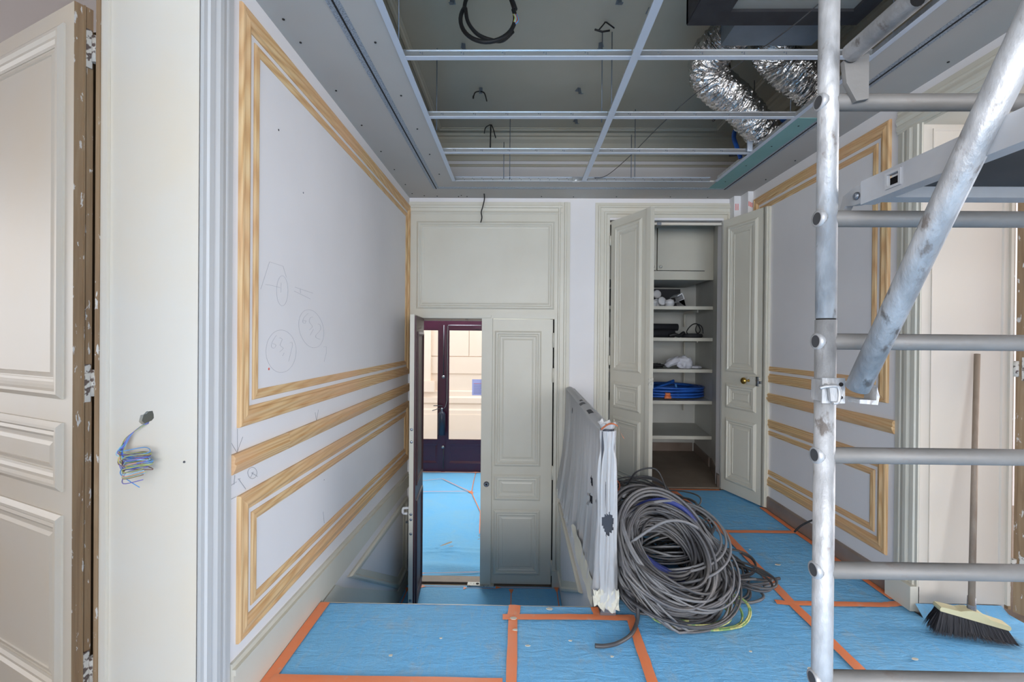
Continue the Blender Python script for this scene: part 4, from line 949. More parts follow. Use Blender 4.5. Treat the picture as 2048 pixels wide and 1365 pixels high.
# ---------------------------------------------------------------- air unit, plenum and flexible ducts
ac = empty('air_unit', (1.25, 1.6, 2.95), 'suspended air-conditioning unit with a black foam-lined underside', 'air conditioner')
add('casing', MB().box(0.83, 1.62, 0.9, 2.24, 2.965, 3.22), 'unit', ac)
add('foam_border', MB().box(0.815, 0.985, 0.88, 2.262, 2.950, 2.9645).box(0.985, 1.64, 2.168, 2.262, 2.950, 2.9645).box(1.56, 1.64, 0.88, 2.168, 2.950, 2.9645).box(0.812, 0.829, 0.9, 2.26, 2.955, 3.215).box(0.812, 1.64, 2.242, 2.262, 2.955, 3.215), 'foam', ac)
add('plenum_box', MB().box(1.065, 1.545, 2.264, 2.455, 2.975, 3.20), 'zinc', ac)
def duct(name, pts, r, label, seed, hid=None):
    c = catmull(pts, 26)
    m = MB(); N = 28; rows = []
    nrm = None
    for i, p in enumerate(c):
        t = (c[min(i+1, len(c)-1)]-c[max(i-1, 0)]).normalized()
        if nrm is None: nrm = t.orthogonal().normalized()
        nrm = (nrm-t*nrm.dot(t)).normalized(); bi = t.cross(nrm)
        row = []
        for k in range(N):
            a = 2*math.pi*k/N
            rib = 0.0085*math.sin(i*1.55+1.3*mnoise.noise(Vector((math.cos(a)*1.5, math.sin(a)*1.5, i*0.2+seed)))*2.5)
            cr = 0.014*mnoise.noise(Vector((math.cos(a)*4, math.sin(a)*4, i*0.35+seed)))
            row.append(p+(nrm*math.cos(a)+bi*math.sin(a))*(r+rib+cr))
        rows.append(row)
    m.grid(rows, closed=True, smooth=False)
    return add(name, m, 'foil', label=label, cat='duct', group='crinkled foil flexible ducts')
duct('flexible_duct', [(1.17, 2.46, 3.09), (1.14, 2.56, 3.08), (1.10, 2.68, 3.05), (1.17, 2.84, 3.02), (1.33, 2.98, 3.0), (1.50, 3.10, 2.96), (1.66, 3.22, 2.90), (1.80, 3.32, 2.86)], 0.105, 'crinkled foil duct bowing left from the zinc box to the border', 1.0)
duct('flexible_duct', [(1.40, 2.46, 3.09), (1.41, 2.56, 3.08), (1.46, 2.66, 3.06), (1.58, 2.72, 3.01), (1.72, 2.78, 2.96), (1.88, 2.84, 2.90)], 0.105, 'crinkled foil duct bending right, behind the scaffold post', 5.0)
for k, (pts, mt, r, lab) in enumerate((
        ([(1.93, 1.2, 2.88), (1.93, 2.2, 2.86), (1.92, 3.0, 2.90), (1.88, 3.35, 3.0), (1.70, 3.55, 3.05), (1.625, 3.50, 2.96), (1.61, 3.42, 2.84), (1.63, 3.40, 2.75)], 'cableblue', 0.016, 'thick blue cable curling down behind the grid end'),
        ([(1.88, 0.8, 2.84), (1.89, 2.0, 2.82), (1.92, 3.0, 2.84), (1.95, 3.9, 2.85)], 'cableb', 0.018, 'navy cable lying along the right border above the ceiling'),
        ([(1.97, 1.0, 2.83), (1.98, 2.2, 2.82), (1.98, 3.2, 2.83), (1.98, 4.0, 2.84)], 'black', 0.014, 'black cable lying by the right wall above the ceiling'),
        ([(1.75, 1.4, 2.80), (1.80, 2.0, 2.84), (1.86, 2.7, 2.80), (1.78, 3.1, 2.84), (1.70, 3.4, 2.80), (1.58, 3.48, 2.80)], 'black', 0.008, 'thin black wire looping behind the foil ducts'),
        ([(1.28, 2.85, 3.16), (1.34, 2.95, 3.12), (1.36, 3.02, 3.05), (1.33, 3.05, 2.93), (1.28, 3.06, 2.86)], 'black', 0.008, 'black strap around the bowed foil duct'))):
    add('service_cable', MB().tube(catmull(pts, 8), r, 8), mt, label=lab, cat='cable', group='service cables above the ceiling')

# ---------------------------------------------------------------- boxed pipe
bx_ = empty('pipe_box', (2.03, 4.2, 2.3), 'boxed-in pipe with red printing in the far right corner', 'pipe casing')
add('casing', MB().box(1.975, 2.045, 4.235, 4.329, 0.12, HC-0.001).box(2.035, XR-0.0005, 4.10, 4.329, 0.12, HC-0.001), 'whiteplastic', bx_)
for k in range(3):
    add('printed_mark', MB().box(2.040+k*0.013, 2.047+k*0.013, 4.0992, 4.0999, 2.60-0.006*k, 2.642-0.006*k), 'redink', bx_)
    add('printed_mark', MB().box(1.985+k*0.012, 1.990+k*0.012, 4.2342, 4.2349, 2.60, 2.66), 'redink', bx_)

# ---------------------------------------------------------------- railing wrapped in plastic
RA, RB = Vector((0.455, 2.335, 0)), Vector((0.482, 4.325, 0))
rl = empty('stair_railing', (0.46, 2.34, 0), 'dark iron stair railing under the plastic film', 'railing')
add('newel_post', MB().box(0.425, 0.490, 2.318, 2.372, 0.0, 0.93), 'iron', rl)
add('newel_foot', MB().box(0.422, 0.500, 2.300, 2.380, -0.002, 0.018).box(0.426, 0.496, 2.304, 2.376, 0.018, 0.034), 'steel', rl)
add('newel_knob', MB().lathe((0.458, 2.345, 0.925), Z_, [(0, 0.020), (0.006, 0.034), (0.014, 0.036), (0.022, 0.018), (0.036, 0.014)], 16), 'iron', rl)
add('hand_rail', MB().obox((0.435, 2.34, 0.890), (0.027, 1.985, 0.0), (0.045, 0, 0), (0, 0, 0.035)), 'iron', rl)
add('bottom_rail', MB().obox((0.447, 2.34, 0.06), (0.027, 1.985, 0.0), (0.02, 0, 0), (0, 0, 0.02)), 'iron', rl)
for k in range(1, 15):
    p = RA.lerp(RB, k/15.0)
    add('baluster', MB().box(p.x-0.008, p.x+0.008, p.y-0.008, p.y+0.008, 0.08, 0.89), 'iron', rl)
# film: sleeve around the railing
pl = empty('plastic_film', (0.46, 2.5, 0.0), 'torn milky plastic film wrapped around the stair railing', 'plastic sheet')
NU, NV = 150, 60
path = []      # plan path: far left -> near left -> round the newel -> far right
for k in range(90): path.append(('L', k/89.0))
for k in range(1, 30): path.append(('E', k/30.0))
for k in range(90): path.append(('R', k/89.0))
ztop = 0.945
def film_pt(seg, t, v):
    """v 0 top .. 1 bottom"""
    fl = v*v
    if seg == 'L':
        c = RB.lerp(RA, t); far = 1-t
        out = 0.034+0.030*fl+0.055*fl*far
        zb = 0.075+0.05*math.sin(t*9)*(1-t)+(-0.10*far)+0.05*max(0, 0.3-abs(t-0.55))
        s = t*22.0
        fo = (0.014+0.030*v)*(0.8*mnoise.noise(Vector((s*0.7, v*0.9, 1)))+0.75*mnoise.noise(Vector((s*1.9+0.8*v, v*0.9, 7)))+0.35*mnoise.noise(Vector((s*4.5, v*1.3, 11))))
        p = c+Vector((-1, 0, 0))*(out+fo*min(1, 3*v+0.1))
    elif seg == 'E':
        a = math.pi*t
        w = 0.040+0.012*fl; dep = 0.022+0.028*fl
        fo = (0.008+0.012*v)*mnoise.noise(Vector((t*9, v*2.0, 3)))+0.010*math.sin(t*26+3.5*v)*(0.25+v*(1-v)*3)+0.006*mnoise.noise(Vector((t*26, v*5, 13)))
        pin = 1-0.25*math.exp(-((v-0.10)/0.05)**2)
        p = RA+Vector((-math.cos(a)*(w+fo)*pin, -math.sin(a)*(dep+fo)-0.004, 0)); p.x += 0.004
        zb = 0.045+0.02*math.sin(t*7)
    else:
        c = RA.lerp(RB, t); out = 0.044+0.02*fl
        zb = 0.10
        fo = (0.008+0.016*v)*mnoise.noise(Vector((t*14, v*0.8, 5)))
        p = c+Vector((1, 0, 0))*(out+fo*min(1, 3*v+0.1))
    z = ztop-0.012+(zb-ztop+0.012)*v
    return Vector((p.x, p.y, z))
rows = []
for j in range(NV+1):
    v = j/NV
    rows.append([film_pt(s, t, v) for s, t in path])
HOLES = [(0.455, 2.29, 0.475, 0.030, 0.055, 'E'), (0.418, 2.60, 0.60, 0.055, 0.022, 'L'), (0.418, 2.62, 0.50, 0.05, 0.030, 'L'), (0.41, 2.70, 0.45, 0.05, 0.020, 'L'), (0.43, 3.7, 0.83, 0.03, 0.02, 'L'), (0.42, 2.42, 0.545, 0.02, 0.010, 'L')]
def fskip(i, j):
    p = rows[i][j]
    for (x, y, z, a, b, sg) in HOLES:
        if path[j][0] != sg: continue
        u = (p.x-x) if sg == 'E' else (p.y-y)
        if (u/a)**2+((p.z-z)/b)**2 < 1+0.5*mnoise.noise(p*40): return True
    if i >= NV-3 and mnoise.noise(Vector((j*0.33, 3, 1))) > 0.15*(NV-i): return True
    return False
add('side_film', MB().grid(rows, skip=fskip), 'film', pl)
top = []
for k in range(61):
    t = k/60; c = RA.lerp(RB, t); r = []
    for q in range(9):
        a = -1+2*q/8
        zt = ztop-0.012+0.014*(1-a*a)+0.003*mnoise.noise(Vector((t*30, a*2, 8)))
        r.append((c.x+a*0.036, c.y-(0.028 if k == 0 else 0), zt))
    top.append(r)
add('top_film', MB().grid(top, skip=lambda i, j: (14 <= i <= 17 and 1 <= j <= 6) or (25 <= i <= 27 and 0 <= j <= 5) or (30 <= i <= 31 and 2 <= j <= 7)), 'film', pl)
tf = []
for k in range(25):
    a = 2*math.pi*k/24; w_ = 1+0.35*mnoise.noise(Vector((math.cos(a)*2, math.sin(a)*2, 3)))
    tf.append([(0.458+0.030*math.cos(a), 2.345+0.026*math.sin(a), 0.935), (0.458+0.040*w_*math.cos(a), 2.34+0.032*w_*math.sin(a), 0.962), (0.460+0.052*w_*math.cos(a), 2.34+0.036*w_*math.sin(a), 0.972+0.02*mnoise.noise(Vector((math.cos(a)*3, math.sin(a)*3, 9))))])
add('torn_edge', MB().grid([[r[i] for r in tf] for i in range(3)]), 'film', pl)
# strip of cloth and bunched film at the foot
rows = []
for k in range(21):
    t = k/20; y = 3.05-(3.05-2.37)*t; z0 = 0.16-0.02*t+0.02*math.sin(6*t); z1 = 0.15-0.11*min(1, t*2.5)-0.03*t
    rows.append([(0.372+0.03*t+0.012*mnoise.noise(Vector((t*5, q, 0)))-0.012*q/4, y, z0+(z1-z0)*q/4) for q in range(5)])
add('cloth_strip', MB().grid(rows), 'cloth', pl, label='off-white cloth edge below the film')
rows = []
for j in range(9):
    v = j/8
    rows.append([(0.385+0.13*i/20, 2.300-0.012*math.sin(i*0.9+j)-0.02*v*v+0.015*mnoise.noise(Vector((i*0.5, j*0.6, 2))), 0.135-0.075*v-0.03*(i/20)*v+0.02*mnoise.noise(Vector((i*0.4, j*0.3, 6)))) for i in range(21)])
add('bunched_hem', MB().grid(rows), 'cloth', pl)
ot = []
for k in range(15):
    t = k/14; x = 0.415+0.115*t
    z = 0.945+0.030*math.sin(math.pi*min(1, t*1.12))-0.075*max(0, t-0.72)/0.28*0.6
    ot.append([(x, 2.272, z), (x+0.002, 2.298, z+0.004)])
add('tape_scrap', MB().grid(ot), 'tape', label='curl of orange tape on top of the wrapped newel', cat='tape')

# ---------------------------------------------------------------- cables heaped by the railing
def loop_pts(c, n, rx, ry, turns, phase, jit, rnd, lobe=0.0, squash=1.0):
    """wound loops of radius rx, ry about centre c in the plane with normal n"""
    n = Vector(n).normalized()
    u = Vector((0, 0, 1)).cross(n)
    u = u.normalized() if u.length > 1e-3 else Vector((1, 0, 0))
    v = n.cross(u)
    pts = []; K = 18
    offs = [Vector((rnd.uniform(-1, 1), rnd.uniform(-1, 1), rnd.uniform(-1, 1)))*jit for _ in range(turns+2)]
    rs = [rnd.uniform(0.86, 1.14) for _ in range(turns+2)]
    for i in range(int(turns*K)+1):
        a = phase+2*math.pi*i/K; k = i/K; k0 = int(k); fr = k-k0
        o = offs[k0].lerp(offs[k0+1], fr); r = rs[k0]*(1-fr)+rs[k0+1]*fr
        p = Vector(c)+o+u*(rx*r*math.cos(a))+v*(ry*r*math.sin(a))+n*(lobe*math.sin(2*a+phase))
        pts.append(p)
    return pts
def floor_clamp(pts, r, zmin=0.004):
    out = []
    for p in pts:
        q = Vector(p)
        if q.z < zmin+r: q.z = zmin+r+max(0, 0.002*(zmin+r-q.z))
        xm = RA.x+(RB.x-RA.x)*(q.y-RA.y)/(RB.y-RA.y)+0.070+r
        if q.y > 2.27 and q.x < xm: q.x = xm
        out.append(q)
    return out
rc_ = random.Random(21)
TINT = {'cableg': 'mid grey', 'cabled': 'dark grey', 'cablel': 'pale grey'}
def cable(pts, r, mt, label, group, n=7, sub=3):
    label = label.replace('TINT', TINT.get(mt, ''))
    return add('cable', MB().tube(floor_clamp(catmull(pts, sub), r), r, n), mt, label=label, cat='cable', group=group)
# big front coil leaning against the railing
nF = Vector((0.30, -0.62, 0.72))
mats = ['cableg', 'cabled', 'cabled', 'cablel', 'cabled', 'cableg']
for k in range(34):
    rad = rc_.uniform(0.18, 0.30)
    c = Vector((0.80, 2.44, 0.205))+Vector((rc_.uniform(-0.04, 0.04), rc_.uniform(-0.05, 0.09), rc_.uniform(-0.05, 0.10)))
    nn = nF+Vector((rc_.uniform(-0.22, 0.22), rc_.uniform(-0.2, 0.2), rc_.uniform(-0.15, 0.25)))
    cable(loop_pts(c, nn, rad, rad*1.08, 3, rc_.uniform(0, 6.28), 0.022, rc_, 0.015), rc_.choice((0.005, 0.006, 0.007, 0.008)), mats[k % 6],
        'TINT cable wound in the big coil leaning on the wrapped railing', 'grey cables of the front coil')
# heap body below and behind
for k in range(24):
    rad = rc_.uniform(0.22, 0.32)
    c = Vector((0.84, 2.62, 0.12))+Vector((rc_.uniform(-0.05, 0.06), rc_.uniform(-0.16, 0.22), rc_.uniform(-0.06, 0.12)))
    nn = Vector((rc_.uniform(-0.35, 0.35), rc_.uniform(-0.5, 0.1), 1.0))
    cable(loop_pts(c, nn, rad, rad*1.1, 3, rc_.uniform(0, 6.28), 0.03, rc_, 0.025), rc_.choice((0.005, 0.006, 0.007)), mats[(k*2+1) % 6],
        'TINT cable tangled under and behind the leaning coil', 'grey cables of the heap body')
# far coil near the closet door
for k in range(16):
    rad = rc_.uniform(0.20, 0.33)
    c = Vector((0.92, 3.25, 0.12))+Vector((rc_.uniform(-0.08, 0.03), rc_.uniform(-0.2, 0.2), rc_.uniform(-0.05, 0.13)))
    nn = Vector((rc_.uniform(-0.25, 0.25), rc_.uniform(-0.3, 0.2), 1.0))
    cable(loop_pts(c, nn, rad, rad*1.2, 3, rc_.uniform(0, 6.28), 0.03, rc_, 0.03), rc_.choice((0.0045, 0.0055, 0.0065)), mats[(k+2) % 6],
        'TINT cable in the far coil below the left closet leaf', 'dark cables of the far coil')
# flat loops spreading to the right
for k in range(7):
    rx, ry = rc_.uniform(0.15, 0.24), rc_.uniform(0.10, 0.16)
    c = Vector((1.13+0.02*k, 2.66+rc_.uniform(-0.07, 0.07), 0.02+0.012*k))
    cable(loop_pts(c, Vector((rc_.uniform(-0.1, 0.1), rc_.uniform(-0.1, 0.1), 1)), rx, ry, 2, rc_.uniform(0, 6.28), 0.02, rc_, 0.01), rc_.choice((0.0055, 0.0065)), mats[(k+2) % 6],
        'thin TINT cable looped flat on the felt right of the heap', 'grey cables spread flat')
# navy hose coil, yellow-green wires, odd ends
for k in range(2):
    c = Vector((0.83, 2.60+0.05*k, 0.26))
    cable(loop_pts(c, Vector((0.25, -0.45, 0.85)), 0.24, 0.26, 2, 1.0+k*2, 0.035, rc_, 0.01), 0.0155, 'cableb', ('thick navy cable showing at the top of the heap', 'thick navy cable showing inside the leaning coil')[k], 'navy cables in the heap', 10)
for k in range(4):
    c = Vector((0.88+0.02*k, 2.29+0.01*k, 0.04))
    cable(loop_pts(c, Vector((rc_.uniform(-0.1, 0.1), -0.25, 1)), 0.19+0.02*k, 0.10+0.015*k, 2, rc_.uniform(0, 6), 0.012, rc_, 0.012), 0.0045, 'cabley', 'yellow-green earth wire looped at the front foot of the heap', 'yellow-green wires of the heap', 6)
ends = [([(0.60, 2.36, 0.30), (0.60, 2.30, 0.16), (0.60, 2.255, 0.05), (0.575, 2.20, 0.014), (0.53, 2.13, 0.012), (0.46, 2.075, 0.012), (0.40, 2.055, 0.012), (0.355, 2.055, 0.014)], 0.0095, 'cabled', 'loose cut cable end curling left across the orange tape'),
        ([(0.95, 2.62, 0.16), (1.12, 2.62, 0.13), (1.28, 2.62, 0.05), (1.42, 2.63, 0.022), (1.52, 2.65, 0.024)], 0.0085, 'cabled', 'straight cut cable end pointing right over the tape'),
        ([(1.02, 2.60, 0.10), (1.20, 2.55, 0.03), (1.36, 2.58, 0.016), (1.46, 2.64, 0.014)], 0.0065, 'cabled', 'second cut cable end beside the straight one'),
        ([(1.05, 2.50, 0.05), (1.20, 2.42, 0.014), (1.33, 2.47, 0.012), (1.33, 2.58, 0.012), (1.22, 2.70, 0.014), (1.05, 2.75, 0.05)], 0.0075, 'cableg', 'wide low grey loop lying rightmost on the felt'),
        ([(0.62, 2.56, 0.40), (0.74, 2.58, 0.47), (0.92, 2.66, 0.46), (1.04, 2.76, 0.38), (1.06, 2.78, 0.28), (0.98, 2.74, 0.22)], 0.0085, 'cablel', 'pale grey cable arching over the top of the heap'),
        ([(0.60, 2.42, 0.32), (0.80, 2.46, 0.42), (0.98, 2.52, 0.37), (1.12, 2.56, 0.22), (1.17, 2.52, 0.10), (1.10, 2.42, 0.03), (0.95, 2.34, 0.03)], 0.0085, 'cablel', 'pale grey cable sweeping round the right side of the coil'),
        ([(0.72, 2.70, 0.36), (0.95, 2.72, 0.36), (1.12, 2.66, 0.26), (1.20, 2.60, 0.12), (1.16, 2.50, 0.03)], 0.0075, 'cableg', 'grey cable drooping off the right shoulder of the heap'),
        ([(0.62, 3.20, 0.22), (0.72, 3.22, 0.36), (0.66, 3.24, 0.44), (0.70, 3.26, 0.47)], 0.004, 'orangewire', 'thin orange wire sticking up from the far coil'),
        ([(0.84, 3.50, 0.28), (0.90, 3.45, 0.40), (1.04, 3.45, 0.42), (1.10, 3.40, 0.30), (1.10, 3.36, 0.22)], 0.006, 'cabled', 'dark cable arched up at the back of the far coil'),
        ([(0.95, 3.05, 0.26), (1.10, 3.12, 0.26), (1.24, 3.18, 0.20), (1.34, 3.20, 0.18)], 0.007, 'cabled', 'dark cable end jutting right from the far coil')]
ends.append(([(0.64, 2.60, 0.40), (0.72, 2.62, 0.455), (0.84, 2.64, 0.47), (0.96, 2.65, 0.42), (1.03, 2.62, 0.33), (1.05, 2.58, 0.20)], 0.0155, 'cableb', 'thick navy cable arching over the crest of the heap'))
ends.append(([(0.64, 2.64, 0.36), (0.74, 2.68, 0.42), (0.86, 2.70, 0.425), (0.98, 2.70, 0.37), (1.06, 2.66, 0.26)], 0.014, 'cableb', 'second navy cable just behind the crest of the heap'))
for pts, r, mt, lab in ends:
    add('cable', MB().tube(floor_clamp(catmull(pts, 8), r), r, 8), mt, label=lab, cat='cable')
add('orange_tape_band', MB().tube(floor_clamp([(0.62, 2.62, 0.42), (0.66, 2.64, 0.43), (0.70, 2.66, 0.435)], 0.022), 0.0215, 12), 'tape', label='orange tape band binding the navy cable end', cat='tape')

# ---------------------------------------------------------------- wires hanging from the jamb hole
wires = empty('wire_bundle', (-1.25, 1.46, 0.9), 'bundle of coloured wires spilling from the jamb hole', 'wires')
rw = random.Random(5)
cols = ['wblue', 'wgreen', 'wbrown', 'wviolet', 'wnavy', 'wlight', 'wpink', 'wgreen', 'wblue', 'wyellow', 'wbrown', 'wviolet']
for k, cn in enumerate(cols):
    o = rw.uniform(-1, 1)
    pts = [(-1.218+0.004*o, 1.500, 1.116), (-1.222+0.004*o, 1.466, 1.108), (-1.248+0.006*o, 1.452, 1.082+0.006*o), (-1.268+0.007*rw.uniform(-1, 1), 1.444, 1.050+0.008*o)]
    z = 1.034; zz = z-0.0048*k
    turns = rw.choice((1, 1, 2)); cxo, tz = rw.uniform(-0.006, 0.006), rw.uniform(-0.10, 0.10)
    for tn in range(turns):
        for a in (0.0, 0.5, 1.0, 1.5):
            ang = math.pi*(1.0+a)
            xq = 0.050*math.cos(ang)*rw.uniform(0.72, 1.15)
            pts.append((-1.214+cxo+xq, 1.425+0.030*math.sin(ang)*-1*rw.uniform(0.7, 1.1), zz-0.010*tn-0.004*a+tz*xq+rw.uniform(-0.006, 0.006)))
        zz -= rw.uniform(0.012, 0.03)
    e = rw.uniform(0, 1)
    pts += [(-1.262+0.01*e, 1.43, zz-0.004), (-1.23, 1.40, zz-0.014-0.006*e), (-1.185+0.03*e, 1.40, zz-0.010+0.012*e)]
    if k == 0: pts[-2:] = [(-1.250, 1.41, 0.965), (-1.220, 1.405, 0.945), (-1.180, 1.40, 0.925)]
    add('wire', MB().tube(catmull(pts, 6), 0.0015, 6), cn, wires)
add('wall_box', MB().lathe((-1.222, 1.4895, 1.128), -Y_, [(0, 0.040), (0.0006, 0.040)], 16), mat('box grey', (0.36, 0.36, 0.33), 0.7), bpy.data.objects['trim_13'])  # dark disc in the hole, its colour stands in for the cavity's shade

# ---------------------------------------------------------------- broom
br_ = empty('broom', (2.20, 2.19, 0), 'broom with black bristles leaning against the right doorway jamb', 'broom')
bd = Vector((0.955, -0.22, -0.19)).normalized(); bn = Vector((0.22, 0.955, 0)).normalized(); bu = bd.cross(bn).normalized()
if bu.z < 0: bu = -bu
bc = Vector((2.155, 2.185, 0.108))
add('handle', MB().tube([bc+Z_*0.045, Vector((2.333, 2.352, 1.340))], [0.0135, 0.0125], 12), 'stick', br_)
hdv = (Vector((2.333, 2.352, 1.340))-(bc+Z_*0.045)).normalized()
add('collar', MB().tube([bc+Z_*0.022, bc+Z_*0.022+hdv*0.06], [0.017, 0.0155], 14), 'collar', br_)
prof = [(-0.137, 0.0), (0.137, 0.0), (0.141, 0.010), (0.137, 0.020), (0.12, 0.022), (0.060, 0.025), (0.038, 0.036), (0.018, 0.042), (-0.018, 0.042), (-0.038, 0.036), (-0.060, 0.025), (-0.12, 0.022), (-0.137, 0.020), (-0.141, 0.010)]
add('head', MB().prism(prof, bc-bn*0.026-bu*0.016, bd, bu, bn, 0.052), 'broomwood', br_)
m = MB()
rb = random.Random(3)
for k in range(4600):
    a = rb.uniform(-0.134, 0.134); c = rb.uniform(-0.023, 0.023)
    p0 = bc+bd*a+bn*c-bu*0.016
    spread = a*0.30+(0.02 if a > 0 else 0.0)+rb.gauss(0, 0.009); sp2 = c*0.9+rb.gauss(0, 0.006)-0.010
    p1 = p0+bd*spread*0.45+bn*sp2*0.5-Z_*0.05
    p2 = p0+bd*spread+bn*sp2; p2.z = rb.uniform(0.004, 0.020)
    w_ = 0.0013
    b = len(m.v)
    s = bd*w_
    m.v += [tuple(p0-s), tuple(p0+s), tuple(p1-s), tuple(p1+s), tuple(p2)]
    m.quad(b, b+1, b+3, b+2); m.quad(b+2, b+3, b+4)
m.prism([(-0.125, 0.0), (0.125, 0.0), (0.128, -0.026), (-0.128, -0.040)], bc-bn*0.018-bu*0.016, bd, bu, bn, 0.036)
add('bristles', m, 'bristle', br_, kind='stuff')

# ---------------------------------------------------------------- scaffold
SX, SY = 0.700, 1.05
sc_ = empty('scaffold_tower', (SX, SY, 0), 'galvanised steel scaffold tower standing at the right', 'scaffold')
RUNG_Z = [0.105, 0.365, 0.626, 0.876, 1.139, 1.399, 1.679, 1.944, 2.21]
def end_frame(y):
    for x in (SX, SX+0.75):
        add('post', MB().tube([(x, y, 0.0), (x, y, 1.448)], 0.0212, 20), 'tube', sc_)
        add('post', MB().tube([(x, y, 1.4515), (x, y, 2.55)], 0.0208, 20), 'tube', sc_)
        add('spigot_ring', MB().tube([(x, y, 1.446), (x, y, 1.4535)], 0.0195, 16), 'dark', sc_)
        add('foot_plate', MB().box(x-0.06, x+0.06, y-0.06, y+0.06, 0.0005, 0.008), 'steel', sc_)
    for z in RUNG_Z:
        r = add('rung', MB().tube([(SX-0.0205, y, z), (SX+0.7705, y, z)], 0.0185, 18), 'rung', sc_)
        for s, x in ((-1, SX-0.0215), (1, SX+0.7715)):
            add('flared_end', MB().lathe((x, y, z), X_*(-s), [(-0.0015, 0.0150), (-0.0015, 0.0185), (0.003, 0.0200), (0.012, 0.0190)], 20), 'tube', r)
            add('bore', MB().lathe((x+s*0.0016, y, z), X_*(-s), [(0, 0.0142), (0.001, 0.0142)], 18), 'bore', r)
end_frame(SY)
end_frame(SY-1.90)
# horizontal guard rail running toward the viewer, with its end bracket
gr = add('guard_rail', MB().tube([(SX+0.026, SY-0.035, 2.035), (SX+0.030, SY-1.86, 2.035)], 0.0205, 18), 'tube', sc_)
add('drain_hole', MB().lathe((SX+0.012, 0.83, 2.016), Vector((-0.7, 0, -0.7)), [(0.0015, 0.012), (0.003, 0.012)], 14), 'dark', gr)
add('rail_bracket', MB().prism([(0.0, 0.03), (0.055, 0.045), (0.055, -0.055), (0.028, -0.060), (0.006, -0.02)], (SX+0.014, SY-0.030, 1.992), X_, Z_, Y_, 0.012), 'rung', gr)
# diagonal brace with clamp
add('diagonal_brace', MB().tube([(0.725, 0.985, 1.300), (0.728, 0.545, 2.055)], 0.0225, 20), 'tube', sc_)
add('brace_knuckle', MB().tube([(0.728, 0.565, 2.015), (0.728, 0.53, 2.07)], 0.026, 16), 'tube', sc_)
cp = add('clamp', MB().box(0.672, 0.7225, 1.0175, 1.0235, 1.262, 1.318).box(0.672, 0.677, 1.0235, 1.055, 1.266, 1.314), 'tube', sc_, label='square bolted clamp plate')
add('clamp_bolt', MB().lathe((0.713, 1.0172, 1.304), -Y_, [(0, 0.0048), (0.0015, 0.0045)], 10).lathe((0.713, 1.0172, 1.275), -Y_, [(0, 0.004), (0.0015, 0.004)], 10), 'dark', cp)
add('wing_latch', MB().obox((0.676, 1.008, 1.300), (0.026, 0, -0.004), (0, 0.009, 0), (0.002, 0, 0.006)).obox((0.684, 1.006, 1.268), (0.016, 0, 0), (0, 0.008, 0), (-0.004, 0, 0.034)).tube(catmull([(0.663, 1.012, 1.296), (0.680, 1.006, 1.301), (0.700, 1.006, 1.298), (0.700, 1.006, 1.268), (0.688, 1.006, 1.264)], 5), 0.0038, 8), 'tube', cp)
add('brace_shoe', MB().prism([(0.0, 0.0), (0.055, -0.004), (0.060, 0.022), (0.052, 0.050), (0.050, 0.010), (0.0, 0.012)], (0.723, 0.975, 1.268), X_*0.7, Z_*0.7, Y_, 0.035), 'tube', cp)

pf = empty('scaffold_platform', (1.08, 0.1, 1.69), 'scaffold platform with aluminium side beams hooked on a rung', 'scaffold platform')
# side beam: channel with a square hole near its end
def side_beam(x, w):
    o = MB()
    z0, z1, y0, y1 = 1.698, 1.742, -0.83, 0.995
    hy0, hy1, hz0, hz1 = 0.895, 0.922, 1.709, 1.732
    for (a, b, c, d_) in ((y0, hy0, z0, z1), (hy1, y1, z0, z1), (hy0, hy1, z0, hz0), (hy0, hy1, hz1, z1)):
        o.box(x, x+0.004*w if w > 0 else x, a, b, c, d_) if w > 0 else o.box(x-0.004, x, a, b, c, d_)
    s = 1 if w > 0 else -1
    o.box(min(x, x+s*0.03), max(x, x+s*0.03), y0, y1, z0-0.003, z0); o.box(min(x, x+s*0.03), max(x, x+s*0.03), y0, y1, z1, z1+0.003)
    return o
sb = add('side_beam', side_beam(0.735, 1), 'alu', pf); add('side_beam', side_beam(1.42, -1), 'alu', pf)
add('hole_rim', MB().frame((0.890, 0.927, 1.704, 1.737), [(0, 0), (0, 0.003), (0.005, 0.003), (0.005, 0)], (0.735, 0, 0), Y_, Z_, -X_), 'alu', sb)
add('deck', MB().box(0.766, 1.39, -0.82, 0.960, 1.722, 1.738), 'ply', pf)
for y in (0.955, 0.4, -0.2, -0.8):
    add('cross_member', MB().box(0.766, 1.39, y, y+0.035, 1.699, 1.7215), 'alu', pf)
for x in (0.742, 1.392):
    h = MB().prism([(0.0, -0.006), (0.040, -0.004), (0.066, 0.002), (0.078, -0.012), (0.086, -0.004), (0.074, 0.026), (0.040, 0.036), (0.0, 0.036)], (x, 0.985, 1.706), Y_, Z_, X_, 0.018)
    o = add('hook', h, 'alu', pf)
    add('rivet', MB().lathe((x-0.001, 1.015, 1.720), -X_, [(0, 0.009), (0.003, 0.008), (0.005, 0.004)], 12), 'steel', o)

